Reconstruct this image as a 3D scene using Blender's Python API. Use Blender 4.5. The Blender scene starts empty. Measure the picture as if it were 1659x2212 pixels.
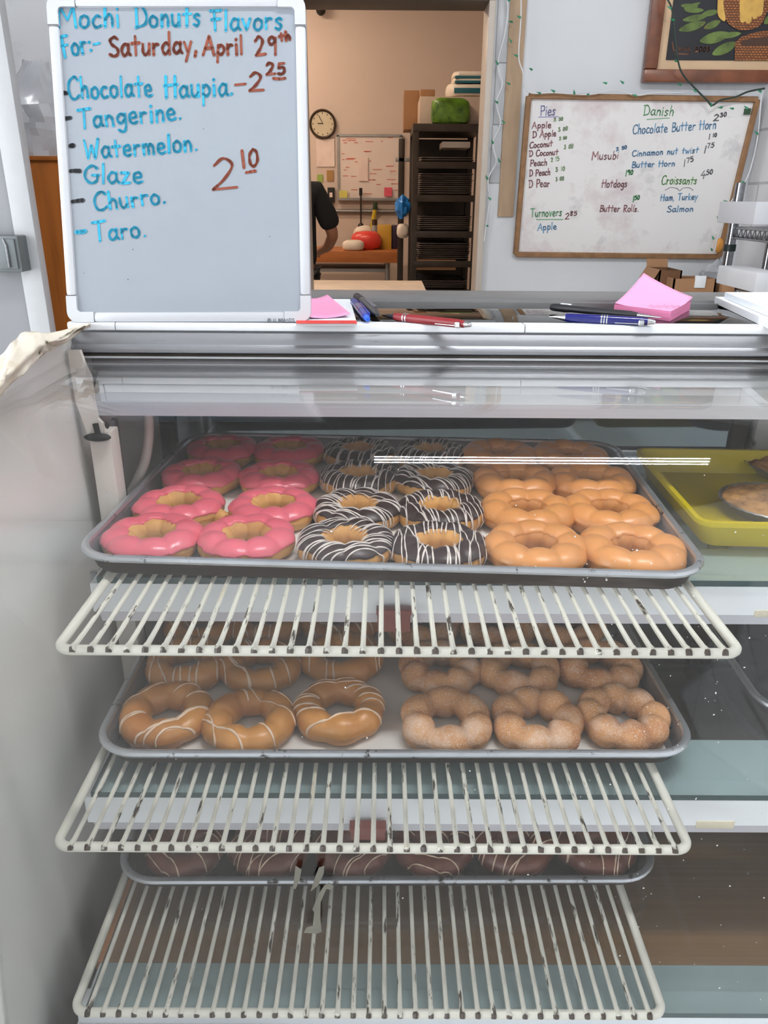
import bpy, bmesh, math, random
from mathutils import Vector, Matrix, noise as mnoise
R = math.radians
random.seed(7)
SC = bpy.context.scene
COL = SC.collection

# ---------------------------------------------------------------- camera
CZ = 1.33                                   # eye height above the floor
FPX, PITCH, YAW, ROLL = 1648.9, R(22.267), R(0.101), R(0.371)
def _axes():
    c, s = math.cos(YAW), math.sin(YAW)
    ct, st = math.cos(PITCH), math.sin(PITCH)
    R0 = Vector((c, -s, 0)); F = Vector((s*ct, c*ct, -st)); D0 = Vector((-s*st, -c*st, -ct))
    return (R0*math.cos(ROLL)-D0*math.sin(ROLL), R0*math.sin(ROLL)+D0*math.cos(ROLL), F)
RX, DX, FX = _axes()
cam = bpy.data.objects.new('camera', bpy.data.cameras.new('camera'))
COL.objects.link(cam)
cam.matrix_world = Matrix(((RX.x, -DX.x, -FX.x, 0), (RX.y, -DX.y, -FX.y, 0), (RX.z, -DX.z, -FX.z, CZ), (0, 0, 0, 1)))
cam.data.sensor_fit = 'VERTICAL'; cam.data.sensor_height = 36.0
cam.data.lens = 36.0*FPX/2212.0
cam.data.clip_start = 0.02; cam.data.clip_end = 60
SC.camera = cam

# ---------------------------------------------------------------- light and exposure
SC.view_settings.view_transform = 'Standard'
SC.view_settings.look = 'None'
SC.view_settings.gamma = 1.0
SC.view_settings.use_curve_mapping = False
SC.view_settings.exposure = 0.26
SC.cycles.max_bounces = 8; SC.cycles.diffuse_bounces = 4; SC.cycles.glossy_bounces = 4; SC.cycles.transmission_bounces = 4; SC.cycles.transparent_max_bounces = 20
SC.cycles.caustics_reflective = False; SC.cycles.sample_clamp_indirect = 6.0
W = bpy.data.worlds.new('world'); SC.world = W; W.use_nodes = True
W.node_tree.nodes['Background'].inputs[0].default_value = (0.75, 0.86, 1.0, 1)
W.node_tree.nodes['Background'].inputs[1].default_value = 0.6
def area(name, loc, rot, sx, sy, power, color):
    l = bpy.data.lights.new(name, 'AREA'); l.shape = 'RECTANGLE'; l.size = sx; l.size_y = sy
    l.energy = power; l.color = color
    o = bpy.data.objects.new(name, l); COL.objects.link(o); o.location = loc; o.rotation_euler = rot
    return o
# added daylight lamp behind a made-up, unseen window in the left wall
area('added_side_daylight', (-3.26, -1.2, 1.5), (R(90), 0, R(-90)), 4.0, 2.4, 250, (0.97, 0.97, 1.0))
TUBE_E = 18.0
CASE_TUBE_E = 150.0     # the fitting right above the case is the brightest        # shop fluorescent lamps
KITCHEN_E = 112.0      # warm kitchen lamps

# ---------------------------------------------------------------- pixel rays (to read real positions off known planes)
def ray(px, py):
    return (RX*((px-829.5)/FPX) + DX*((py-1106)/FPX) + FX)
def onY(px, py, y):
    r = ray(px, py); t = y/r.y
    return Vector((r.x*t, y, CZ+r.z*t))
def onZ(px, py, z):
    r = ray(px, py); t = (z-CZ)/r.z
    return Vector((r.x*t, r.y*t, z))
def onPlane(px, py, o, n):
    r = ray(px, py); c = Vector((0, 0, CZ)); t = (o-c).dot(n)/r.dot(n)
    return c+r*t

# ---------------------------------------------------------------- materials
def lin(c):
    c = c/255.0
    return c/12.92 if c <= 0.04045 else ((c+0.055)/1.055)**2.4
def rgb(r, g, b): return (lin(r), lin(g), lin(b), 1)
def M(name, col, rough=.5, metal=0.0, var=.08, vs=9.0, bump=0.0, bs=80.0, coat=0.0, spec=.5, stains=(), sss=0.0, vscale3=(1,1,1), em=None):
    m = bpy.data.materials.new(name); m.use_nodes = True
    nt = m.node_tree; N = nt.nodes; L = nt.links
    b = N['Principled BSDF']
    tc = N.new('ShaderNodeTexCoord'); mp = N.new('ShaderNodeMapping'); L.new(tc.outputs['Object'], mp.inputs[0])
    mp.inputs['Scale'].default_value = vscale3
    oi = N.new('ShaderNodeObjectInfo'); ml = N.new('ShaderNodeMath'); ml.operation = 'MULTIPLY'; ml.inputs[1].default_value = 37.0
    L.new(oi.outputs['Random'], ml.inputs[0])
    cb = N.new('ShaderNodeCombineXYZ')
    for i in range(3): L.new(ml.outputs[0], cb.inputs[i])
    L.new(cb.outputs[0], mp.inputs['Location'])
    nz = N.new('ShaderNodeTexNoise'); nz.inputs['Scale'].default_value = vs; nz.inputs['Detail'].default_value = 5
    L.new(mp.outputs[0], nz.inputs['Vector'])
    rp = N.new('ShaderNodeValToRGB'); rp.color_ramp.elements[0].position = .3; rp.color_ramp.elements[1].position = .7
    rp.color_ramp.elements[0].color = tuple(min(1, c*(1-var)) for c in col[:3])+(1,)
    rp.color_ramp.elements[1].color = tuple(min(1, c*(1+var)) for c in col[:3])+(1,)
    L.new(nz.outputs[0], rp.inputs[0])
    out = rp.outputs[0]; rough_out = None
    for (sc, s_scale, lo, hi, sr) in stains:
        n2 = N.new('ShaderNodeTexNoise'); n2.inputs['Scale'].default_value = s_scale; n2.inputs['Detail'].default_value = 8; n2.inputs['Roughness'].default_value = .65
        L.new(mp.outputs[0], n2.inputs['Vector'])
        r2 = N.new('ShaderNodeMapRange'); r2.inputs[1].default_value = lo; r2.inputs[2].default_value = hi
        L.new(n2.outputs[0], r2.inputs[0])
        mx = N.new('ShaderNodeMix'); mx.data_type = 'RGBA'
        L.new(r2.outputs[0], mx.inputs[0]); L.new(out, mx.inputs[6]); mx.inputs[7].default_value = sc
        out = mx.outputs[2]
        if sr is not None:
            mr = N.new('ShaderNodeMix'); mr.data_type = 'FLOAT'
            L.new(r2.outputs[0], mr.inputs[0])
            if rough_out is None: mr.inputs[2].default_value = rough
            else: L.new(rough_out, mr.inputs[2])
            mr.inputs[3].default_value = sr; rough_out = mr.outputs[0]
    L.new(out, b.inputs['Base Color'])
    b.inputs['Roughness'].default_value = rough
    if rough_out is not None: L.new(rough_out, b.inputs['Roughness'])
    b.inputs['Metallic'].default_value = metal
    b.inputs['Specular IOR Level'].default_value = spec
    b.inputs['Coat Weight'].default_value = coat; b.inputs['Coat Roughness'].default_value = .12
    if sss:
        b.inputs['Subsurface Weight'].default_value = sss; b.inputs['Subsurface Radius'].default_value = (.006, .003, .0015)
        b.inputs['Subsurface Scale'].default_value = 1.0
    if bump:
        n3 = N.new('ShaderNodeTexNoise'); n3.inputs['Scale'].default_value = bs; n3.inputs['Detail'].default_value = 4
        L.new(mp.outputs[0], n3.inputs['Vector'])
        bp = N.new('ShaderNodeBump'); bp.inputs['Strength'].default_value = bump; bp.inputs['Distance'].default_value = .004
        L.new(n3.outputs[0], bp.inputs['Height']); L.new(bp.outputs[0], b.inputs['Normal'])
    if em:
        b.inputs['Emission Color'].default_value = em[:3]+(1,); b.inputs['Emission Strength'].default_value = em[3]
    return m
def glass_mat(name, tint, f0=.045, rough=0.0, gain=1.0, haze=0.0):
    m = bpy.data.materials.new(name); m.use_nodes = True
    nt = m.node_tree; N = nt.nodes; L = nt.links
    N.remove(N['Principled BSDF']); out = N['Material Output']
    lw = N.new('ShaderNodeLayerWeight'); lw.inputs[0].default_value = .5
    pw = N.new('ShaderNodeMath'); pw.operation = 'POWER'; pw.inputs[1].default_value = 5.0
    L.new(lw.outputs['Facing'], pw.inputs[0])
    ma = N.new('ShaderNodeMath'); ma.operation = 'MULTIPLY_ADD'; ma.inputs[1].default_value = (1-f0)*gain; ma.inputs[2].default_value = f0*gain
    L.new(pw.outputs[0], ma.inputs[0])
    tr = N.new('ShaderNodeBsdfTransparent'); tr.inputs[0].default_value = tint
    gl = N.new('ShaderNodeBsdfGlossy'); gl.inputs['Roughness'].default_value = rough; gl.inputs['Color'].default_value = (1, 1, 1, 1)
    mx = N.new('ShaderNodeMixShader'); L.new(ma.outputs[0], mx.inputs[0]); L.new(tr.outputs[0], mx.inputs[1]); L.new(gl.outputs[0], mx.inputs[2])
    if haze:      # pale diffuse haze mixed in to lift the dark shelf glass
        df = N.new('ShaderNodeBsdfDiffuse'); df.inputs[0].default_value = (.8, .82, .84, 1)
        tc = N.new('ShaderNodeTexCoord'); nz = N.new('ShaderNodeTexNoise'); nz.inputs['Scale'].default_value = 7; nz.inputs['Detail'].default_value = 6
        L.new(tc.outputs['Object'], nz.inputs['Vector'])
        mr = N.new('ShaderNodeMapRange'); mr.inputs[1].default_value = .3; mr.inputs[2].default_value = .75; mr.inputs[3].default_value = haze*.45; mr.inputs[4].default_value = haze*1.7
        L.new(nz.outputs[0], mr.inputs[0]); m2 = N.new('ShaderNodeMixShader')
        L.new(mr.outputs[0], m2.inputs[0]); L.new(mx.outputs[0], m2.inputs[1]); L.new(df.outputs[0], m2.inputs[2]); mx = m2
    L.new(mx.outputs[0], out.inputs[0])
    return m
def emit_mat(name, col, s):
    m = bpy.data.materials.new(name); m.use_nodes = True
    N = m.node_tree.nodes; N.remove(N['Principled BSDF'])
    e = N.new('ShaderNodeEmission'); e.inputs[0].default_value = col; e.inputs[1].default_value = s
    m.node_tree.links.new(e.outputs[0], N['Material Output'].inputs[0])
    return m
def brick_mat(name, c1, c2, bw, bh, mortar, rough=.6):
    m = M(name, c1, rough=rough)
    nt = m.node_tree; N = nt.nodes; L = nt.links; b = N['Principled BSDF']
    tc = N.new('ShaderNodeTexCoord'); mp = N.new('ShaderNodeMapping'); mp.inputs['Rotation'].default_value = (R(90), 0, R(90))
    L.new(tc.outputs['Object'], mp.inputs[0])
    sx = N.new('ShaderNodeSeparateXYZ'); L.new(tc.outputs['Object'], sx.inputs[0])
    cx = N.new('ShaderNodeCombineXYZ'); L.new(sx.outputs[1], cx.inputs[0]); L.new(sx.outputs[2], cx.inputs[1])
    br = N.new('ShaderNodeTexBrick'); br.inputs['Scale'].default_value = 1.0
    br.inputs['Brick Width'].default_value = bw; br.inputs['Row Height'].default_value = bh
    br.inputs['Mortar Size'].default_value = mortar; br.inputs['Mortar Smooth'].default_value = .3
    br.inputs['Color1'].default_value = c1; br.inputs['Color2'].default_value = tuple(c*.96 for c in c1[:3])+(1,); br.inputs['Mortar'].default_value = c2
    L.new(cx.outputs[0], br.inputs['Vector']); L.new(br.outputs[0], b.inputs['Base Color'])
    bp = N.new('ShaderNodeBump'); bp.inputs['Strength'].default_value = .4; bp.invert = True; bp.inputs['Distance'].default_value = .006
    L.new(br.outputs['Fac'], bp.inputs['Height']); L.new(bp.outputs[0], b.inputs['Normal'])
    return m

GREY_SPOT = rgb(120, 118, 112)
mt = {}
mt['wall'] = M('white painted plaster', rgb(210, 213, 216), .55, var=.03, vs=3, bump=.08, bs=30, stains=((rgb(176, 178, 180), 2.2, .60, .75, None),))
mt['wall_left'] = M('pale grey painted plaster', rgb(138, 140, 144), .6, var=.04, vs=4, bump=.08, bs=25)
mt['ceiling'] = M('grey white ceiling board', rgb(172, 172, 170), .8, var=.02)
mt['floor'] = M('grey vinyl floor', rgb(188, 184, 178), .18, var=.08, vs=14)
mt['kitchen_wall'] = M('beige painted kitchen wall', rgb(214, 198, 188), .7, var=.03, vs=2)
mt['block'] = brick_mat('white painted concrete block', rgb(226, 226, 228), rgb(186, 186, 190), .40, .20, .006)
mt['trim'] = M('chipped white gloss paint', rgb(178, 181, 184), .4, var=.04, vs=20, stains=((rgb(110, 104, 96), 38, .70, .74, .7),))
mt['jamb'] = M('cream grey door jamb paint', rgb(186, 176, 164), .45, var=.05, vs=12, stains=((rgb(120, 105, 90), 30, .66, .72, .7),))
mt['dark_trim'] = M('dark grey header', rgb(96, 88, 80), .5)
mt['batten'] = M('bare tan plywood strip', rgb(170, 145, 118), .7, var=.1, vs=8, vscale3=(6, 6, 1))
mt['wood_orange'] = M('orange varnished wood', rgb(172, 100, 40), .35, var=.22, vs=7, vscale3=(5, 5, .6))
mt['wood_frame'] = M('tan wood strip frame', rgb(140, 104, 70), .55, var=.2, vs=8, vscale3=(4, 4, 4))
mt['wood_pic'] = M('brown polished koa wood frame', rgb(112, 62, 34), .3, var=.3, vs=6, vscale3=(3, 3, 3), coat=.3)
mt['butcher'] = M('orange butcher block wood', rgb(176, 108, 58), .5, var=.15, vs=4, vscale3=(1, 6, 6))
mt['alu'] = M('satin aluminium', rgb(152, 154, 158), .42, metal=.7, var=.06, vs=12, vscale3=(.3, 6, 6), stains=((rgb(96, 92, 86), 26, .66, .74, .6),))
mt['alu_dark'] = M('dull dark aluminium', rgb(150, 150, 150), .45, metal=.8, var=.1, vs=10)
mt['gap_dark'] = M('dark gap', rgb(60, 54, 48), .9, var=.4, vs=60, vscale3=(.4, 1, 1))
mt['white_plastic'] = M('white plastic', rgb(194, 197, 202), .28, var=.02, vs=5, coat=.2)
mt['white_lam'] = M('white laminate', rgb(226, 226, 222), .22, var=.02, vs=3, stains=((rgb(150, 146, 138), 70, .74, .77, None),))
mt['white_metal'] = M('white enamelled steel', rgb(232, 236, 240), .3, var=.02, vs=6, stains=((rgb(120, 112, 100), 60, .73, .76, None),))
mt['hood_metal'] = M('matt white hood steel', rgb(252, 253, 254), .6, var=.0, vs=6)
mt['lip_metal'] = M('pale grey enamelled steel', rgb(206, 206, 214), .35, var=.02)
mt['post_metal'] = M('cream enamelled steel', rgb(216, 210, 202), .45, var=.05, vs=12, stains=((rgb(96, 74, 60), 30, .70, .74, .7),))
mt['black'] = M('black void paint', rgb(22, 22, 24), .6)
mt['mirror'] = M('dark tinted mirror glass', rgb(158, 164, 170), .06, metal=.85, var=.05, vs=3)
mt['deck'] = M('brown brushed steel deck', rgb(206, 138, 82), .34, metal=.5, var=.10, vs=30, vscale3=(.05, 6, 1))
mt['shelf_edge'] = M('dark teal glass edge', rgb(24, 62, 66), .1, coat=.5)
mt['glass'] = glass_mat('clear curved front glass', (.972, .976, .974, 1), .042, rough=.012, gain=.9)
mt['glass_top'] = glass_mat('grey counter glass', (.30, .31, .30, 1), .05, rough=.02)
mt['glass_shelf'] = glass_mat('green tinted shelf glass', (.82, .875, .87, 1), .05, haze=.02)
mt['window_glass'] = glass_mat('window glass', (.96, .97, .97, 1), .04)
mt['rack'] = None
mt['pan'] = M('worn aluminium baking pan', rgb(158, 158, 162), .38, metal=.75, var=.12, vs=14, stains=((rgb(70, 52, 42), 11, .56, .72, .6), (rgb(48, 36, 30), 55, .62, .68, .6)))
mt['pan_burnt'] = M('burnt aluminium pan side', rgb(104, 94, 90), .5, metal=.35, var=.2, vs=20, vscale3=(.4, 1, 2), stains=((rgb(40, 27, 23), 12, .28, .46, .6),))
mt['pan_rim'] = M('pale worn pan rim', rgb(204, 208, 214), .33, metal=.8, var=.08, vs=20, stains=((rgb(46, 38, 34), 45, .60, .66, .6),))
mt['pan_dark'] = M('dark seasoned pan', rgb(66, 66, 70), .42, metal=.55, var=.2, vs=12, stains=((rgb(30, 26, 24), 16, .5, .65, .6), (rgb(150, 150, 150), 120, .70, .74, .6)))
mt['parchment'] = M('white baking parchment', rgb(238, 236, 232), .65, var=.04, vs=5)
mt['yellow'] = M('yellow plastic tray', rgb(228, 208, 4), .35, var=.05, vs=5)
def translucent(m, col, f):
    N = m.node_tree.nodes; L = m.node_tree.links; t = N.new('ShaderNodeBsdfTranslucent'); t.inputs[0].default_value = col
    mx = N.new('ShaderNodeMixShader'); mx.inputs[0].default_value = f; L.new(N['Principled BSDF'].outputs[0], mx.inputs[1]); L.new(t.outputs[0], mx.inputs[2]); L.new(mx.outputs[0], N['Material Output'].inputs[0])
translucent(mt['yellow'], rgb(236, 222, 40), .40)
mt['paper_white'] = M('white paper', rgb(226, 230, 233), .8, var=.02)
mt['foil'] = M('aluminium foil tin', rgb(178, 178, 182), .3, metal=.9, var=.1)
mt['cloth'] = M('cream cotton cloth', rgb(218, 210, 194), .9, var=.06, vs=7, bump=.25, bs=300, stains=((rgb(196, 178, 150), 6, .60, .80, None),))
mt['pink_paper'] = M('pink note paper', rgb(240, 160, 200), .75, var=.03)
mt['pink_edge'] = M('pink pad edges', rgb(226, 130, 172), .8, var=.12, vs=30, vscale3=(1, 1, 30))
mt['red_print'] = M('red printed strip', rgb(200, 52, 48), .6)
mt['card'] = M('brown corrugated cardboard', rgb(158, 118, 84), .8, var=.08, vs=6)
mt['card_dark'] = M('dark brown cardboard', rgb(110, 76, 50), .85, var=.1)
mt['chrome'] = M('chrome steel', rgb(150, 152, 156), .22, metal=1.0, var=.15, vs=60, vscale3=(1, 1, 3))
mt['dark_steel'] = M('dark oven rack steel', rgb(64, 56, 50), .45, metal=.6, var=.2, vs=9)
mt['box_grey'] = M('galvanised steel box', rgb(112, 118, 120), .4, metal=.5, var=.12, vs=14)
mt['clear_bag'] = None
mt['cord'] = M('white rubber cord', rgb(216, 208, 200), .45, var=.05, stains=((rgb(90, 80, 74), 60, .72, .75, None),))

# donut materials
mt['dough'] = M('golden fried dough', rgb(212, 158, 88), .62, var=.14, vs=22, bump=.10, bs=160, sss=.15, stains=((rgb(186, 124, 60), 16, .52, .75, None),))
mt['pink_ice'] = M('pink icing', rgb(230, 106, 122), .30, var=.04, vs=14, coat=.12, sss=.2, bump=.06, bs=70)
mt['choc_ice'] = M('dark chocolate icing', rgb(48, 26, 23), .38, var=.12, vs=14, coat=.04, bump=.06, bs=70)
mt['caramel_ice'] = M('orange caramel icing', rgb(216, 148, 84), .34, var=.05, vs=14, coat=.06, sss=.2, bump=.04, bs=60)
mt['caramel_dough'] = M('caramel coloured dough', rgb(206, 140, 74), .5, var=.10, vs=16, bump=.10, bs=160, sss=.15)
mt['drizzle'] = M('white icing drizzle', rgb(226, 214, 206), .35, var=.05, coat=.2)
mt['glaze_dough'] = M('golden brown glazed dough', rgb(204, 142, 72), .34, var=.16, vs=14, coat=.15, sss=.15, bump=.06, bs=120, stains=((rgb(178, 106, 46), 12, .50, .75, None),))
mt['glaze_dough'].node_tree.nodes['Principled BSDF'].inputs['Coat Roughness'].default_value = .3
mt['glaze_drizzle'] = M('translucent sugar drizzle', rgb(238, 208, 180), .3, var=.06, coat=.3)
mt['churro'] = M('cinnamon sugar dough', rgb(214, 156, 104), .8, var=.14, vs=18, bump=.5, bs=420, stains=((rgb(176, 104, 58), 14, .50, .72, None), (rgb(232, 204, 182), 24, .50, .76, None), (rgb(240, 226, 214), 620, .55, .68, None)))
mt['choc_dough'] = M('chocolate dough', rgb(112, 58, 40), .42, var=.18, vs=18, bump=.2, bs=200, coat=.15)
mt['pie'] = M('browned crumble pie top', rgb(176, 130, 76), .8, var=.25, vs=24, bump=.8, bs=110, stains=((rgb(104, 66, 34), 22, .50, .66, None),))

def rack_material():
    m = M('chipped white enamel wire', rgb(226, 224, 212), .32, var=.05, vs=30, stains=((rgb(206, 190, 150), 40, .62, .74, None), (rgb(62, 52, 44), 120, .575, .63, .8)), vscale3=(1, .16, 1))
    nt = m.node_tree; N = nt.nodes; L = nt.links; b = N['Principled BSDF']
    src = b.inputs['Base Color'].links[0].from_socket
    tc = N.new('ShaderNodeTexCoord'); sp = N.new('ShaderNodeSeparateXYZ'); L.new(tc.outputs['Object'], sp.inputs[0])
    nz = N.new('ShaderNodeTexNoise'); nz.inputs['Scale'].default_value = 110
    oi = N.new('ShaderNodeObjectInfo'); ad = N.new('ShaderNodeVectorMath'); ad.operation = 'ADD'
    mu = N.new('ShaderNodeMath'); mu.operation = 'MULTIPLY'; mu.inputs[1].default_value = 60; L.new(oi.outputs['Random'], mu.inputs[0])
    L.new(tc.outputs['Object'], ad.inputs[0]); L.new(mu.outputs[0], ad.inputs[1]); L.new(ad.outputs[0], nz.inputs['Vector'])
    # rust where the wire is welded over the front bar
    my = N.new('ShaderNodeMath'); my.operation = 'MULTIPLY_ADD'; my.inputs[1].default_value = -70; my.inputs[2].default_value = -.10
    L.new(sp.outputs[1], my.inputs[0])
    sm = N.new('ShaderNodeMath'); sm.operation = 'ADD'; L.new(my.outputs[0], sm.inputs[0]); L.new(nz.outputs[0], sm.inputs[1])
    mr = N.new('ShaderNodeMapRange'); mr.inputs[1].default_value = .60; mr.inputs[2].default_value = .68; L.new(sm.outputs[0], mr.inputs[0])
    mx = N.new('ShaderNodeMix'); mx.data_type = 'RGBA'; L.new(mr.outputs[0], mx.inputs[0]); L.new(src, mx.inputs[6]); mx.inputs[7].default_value = rgb(62, 48, 38)
    L.new(mx.outputs[2], b.inputs['Base Color'])
    return m
mt['wire'] = rack_material()
mt['rack'] = M('chipped white enamel tube', rgb(230, 228, 216), .3, var=.03, vs=30, stains=((rgb(58, 46, 38), 42, .69, .71, .8),))
def bag_material():
    m = bpy.data.materials.new('clear crumpled plastic'); m.use_nodes = True
    N = m.node_tree.nodes; L = m.node_tree.links; b = N['Principled BSDF']
    b.inputs['Base Color'].default_value = rgb(196, 200, 206); b.inputs['Roughness'].default_value = .18; b.inputs['Specular IOR Level'].default_value = .8
    tr = N.new('ShaderNodeBsdfTransparent'); mx = N.new('ShaderNodeMixShader'); lw = N.new('ShaderNodeLayerWeight'); lw.inputs[0].default_value = .35
    mr = N.new('ShaderNodeMapRange'); mr.inputs[3].default_value = .42; mr.inputs[4].default_value = 1.0
    L.new(lw.outputs['Facing'], mr.inputs[0]); L.new(mr.outputs[0], mx.inputs[0]); L.new(tr.outputs[0], mx.inputs[1]); L.new(b.outputs[0], mx.inputs[2])
    L.new(mx.outputs[0], N['Material Output'].inputs[0])
    return m
mt['clear_bag'] = bag_material()

# ---------------------------------------------------------------- mesh helpers
class MB:
    def __init__(s): s.v = []; s.f = []; s.mi = []
    def add(s, vs, fs, mi=0):
        o = len(s.v); s.v += [tuple(v) for v in vs]; s.f += [tuple(i+o for i in f) for f in fs]; s.mi += [mi]*len(fs)
        return s
    def box(s, c, d, bev=0.0, rot=None, mi=0):
        bm = bmesh.new(); bmesh.ops.create_cube(bm, size=1)
        for v in bm.verts: v.co = Vector((v.co.x*d[0], v.co.y*d[1], v.co.z*d[2]))
        if bev: bmesh.ops.bevel(bm, geom=bm.edges[:], offset=min(bev, .45*min(d)), segments=2, profile=.6, affect='EDGES')
        mtx = Matrix.Translation(c) @ (rot if rot is not None else Matrix.Identity(4))
        bm.transform(mtx); bm.verts.index_update()
        s.add([v.co for v in bm.verts], [[v.index for v in f.verts] for f in bm.faces], mi); bm.free(); return s
    def tube(s, pts, r, n=8, mi=0, cap=True, flat=1.0, up=None):
        pts = [Vector(p) for p in pts]; k = len(pts)
        rs = r if isinstance(r, (list, tuple)) else [r]*k
        vs = []; prev = None
        for i, p in enumerate(pts):
            t = (pts[min(i+1, k-1)]-pts[max(i-1, 0)])
            if t.length < 1e-9: t = Vector((0, 0, 1))
            t.normalize()
            if prev is None:
                a = up.copy() if up is not None else (Vector((0, 0, 1)) if abs(t.z) < .9 else Vector((1, 0, 0)))
            else: a = prev
            a = a-t*a.dot(t)
            if a.length < 1e-6: a = t.orthogonal()
            a.normalize(); prev = a; b = t.cross(a)
            for j in range(n):
                q = 2*math.pi*j/n
                vs.append(p+a*math.cos(q)*rs[i]*flat+b*math.sin(q)*rs[i])
        fs = [(i*n+j, i*n+(j+1) % n, (i+1)*n+(j+1) % n, (i+1)*n+j) for i in range(k-1) for j in range(n)]
        if cap: fs += [tuple(range(n-1, -1, -1)), tuple((k-1)*n+j for j in range(n))]
        return s.add(vs, fs, mi)
    def lathe(s, prof, n=24, mtx=None, mi=0):
        vs = [];
        for (r, z) in prof:
            for j in range(n):
                q = 2*math.pi*j/n; v = Vector((r*math.cos(q), r*math.sin(q), z)); vs.append(mtx @ v if mtx else v)
        k = len(prof)
        fs = [(i*n+j, i*n+(j+1) % n, (i+1)*n+(j+1) % n, (i+1)*n+j) for i in range(k-1) for j in range(n)]
        fs += [tuple(range(n-1, -1, -1)), tuple((k-1)*n+j for j in range(n))]
        return s.add(vs, fs, mi)
    def prism(s, poly, a, b, axis='x', mi=0):
        n = len(poly)
        def P(u, v, w):
            return {'x': (w, u, v), 'y': (u, w, v), 'z': (u, v, w)}[axis]
        vs = [P(u, v, a) for u, v in poly]+[P(u, v, b) for u, v in poly]
        fs = [(i, (i+1) % n, n+(i+1) % n, n+i) for i in range(n)]+[tuple(range(n-1, -1, -1)), tuple(range(n, 2*n))]
        return s.add(vs, fs, mi)
    def grid(s, fn, nu, nv, closed_u=False, mi=0):
        vs = [fn(i, j) for i in range(nu) for j in range(nv)]
        fs = []
        for i in range(nu if closed_u else nu-1):
            for j in range(nv-1):
                i2 = (i+1) % nu
                fs.append((i*nv+j, i2*nv+j, i2*nv+j+1, i*nv+j+1))
        return s.add(vs, fs, mi)
    def ball(s, c, r, n=12, sq=(1, 1, 1), mi=0, wob=0.0, ws=10):
        def fn(i, j):
            u = 2*math.pi*i/n; v = math.pi*(j+.001)/(n//2+.002*1)
            d = Vector((math.sin(v)*math.cos(u), math.sin(v)*math.sin(u), math.cos(v)))
            k = 1+wob*mnoise.noise(d*ws*.3+Vector(c)*7)
            return Vector(c)+Vector((d.x*r*sq[0]*k, d.y*r*sq[1]*k, d.z*r*sq[2]*k))
        return s.grid(fn, n, n//2+1, True, mi)
    def mesh(s, name, mats, smooth=True, ang=40, thick=None):
        me = bpy.data.meshes.new(name); me.from_pydata(s.v, [], s.f)
        for m in (mats if isinstance(mats, (list, tuple)) else [mats]): me.materials.append(m)
        for p, i in zip(me.polygons, s.mi): p.material_index = i; p.use_smooth = smooth
        bm = bmesh.new(); bm.from_mesh(me)
        bmesh.ops.recalc_face_normals(bm, faces=bm.faces[:]); bm.to_mesh(me); bm.free()
        if smooth: me.set_sharp_from_angle(angle=R(ang))
        me.update(); return me
    def obj(s, name, mats, parent=None, smooth=True, ang=40, thick=None, off=-1):
        o = bpy.data.objects.new(name, s.mesh(name, mats, smooth, ang)); COL.objects.link(o)
        if parent: o.parent = parent
        if thick:
            md = o.modifiers.new('solid', 'SOLIDIFY'); md.thickness = thick; md.offset = off
        return o
def tag(o, label, cat, group=None, kind=None):
    o['label'] = label; o['category'] = cat
    if group: o['group'] = group
    if kind: o['kind'] = kind
    return o
def empty(name, loc=(0, 0, 0), rotz=0.0):
    o = bpy.data.objects.new(name, None); COL.objects.link(o); o.location = loc; o.rotation_euler = (0, 0, rotz)
    o.empty_display_size = .02
    return o
def struct(o):
    o['kind'] = 'structure'; return o
def copy_tree(o, parent=None):
    c = o.copy(); COL.objects.link(c)
    if parent: c.parent = parent
    for ch in list(o.children): copy_tree(ch, c)
    return c
def smooth_pts(P, k=6, closed=False):
    P = [Vector(p) for p in P]; out = []; n = len(P)
    for i in range(n-1 if not closed else n):
        p0 = P[i-1] if (i > 0 or closed) else P[0]*2-P[1]
        p1 = P[i]; p2 = P[(i+1) % n]
        p3 = P[(i+2) % n] if (i+2 < n or closed) else P[n-1]*2-P[n-2]
        for j in range(k):
            t = j/k
            out.append(.5*((2*p1)+(p2-p0)*t+(2*p0-5*p1+4*p2-p3)*t*t+(3*p1-p0-3*p2+p3)*t**3))
    if not closed: out.append(P[-1])
    return out

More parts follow.
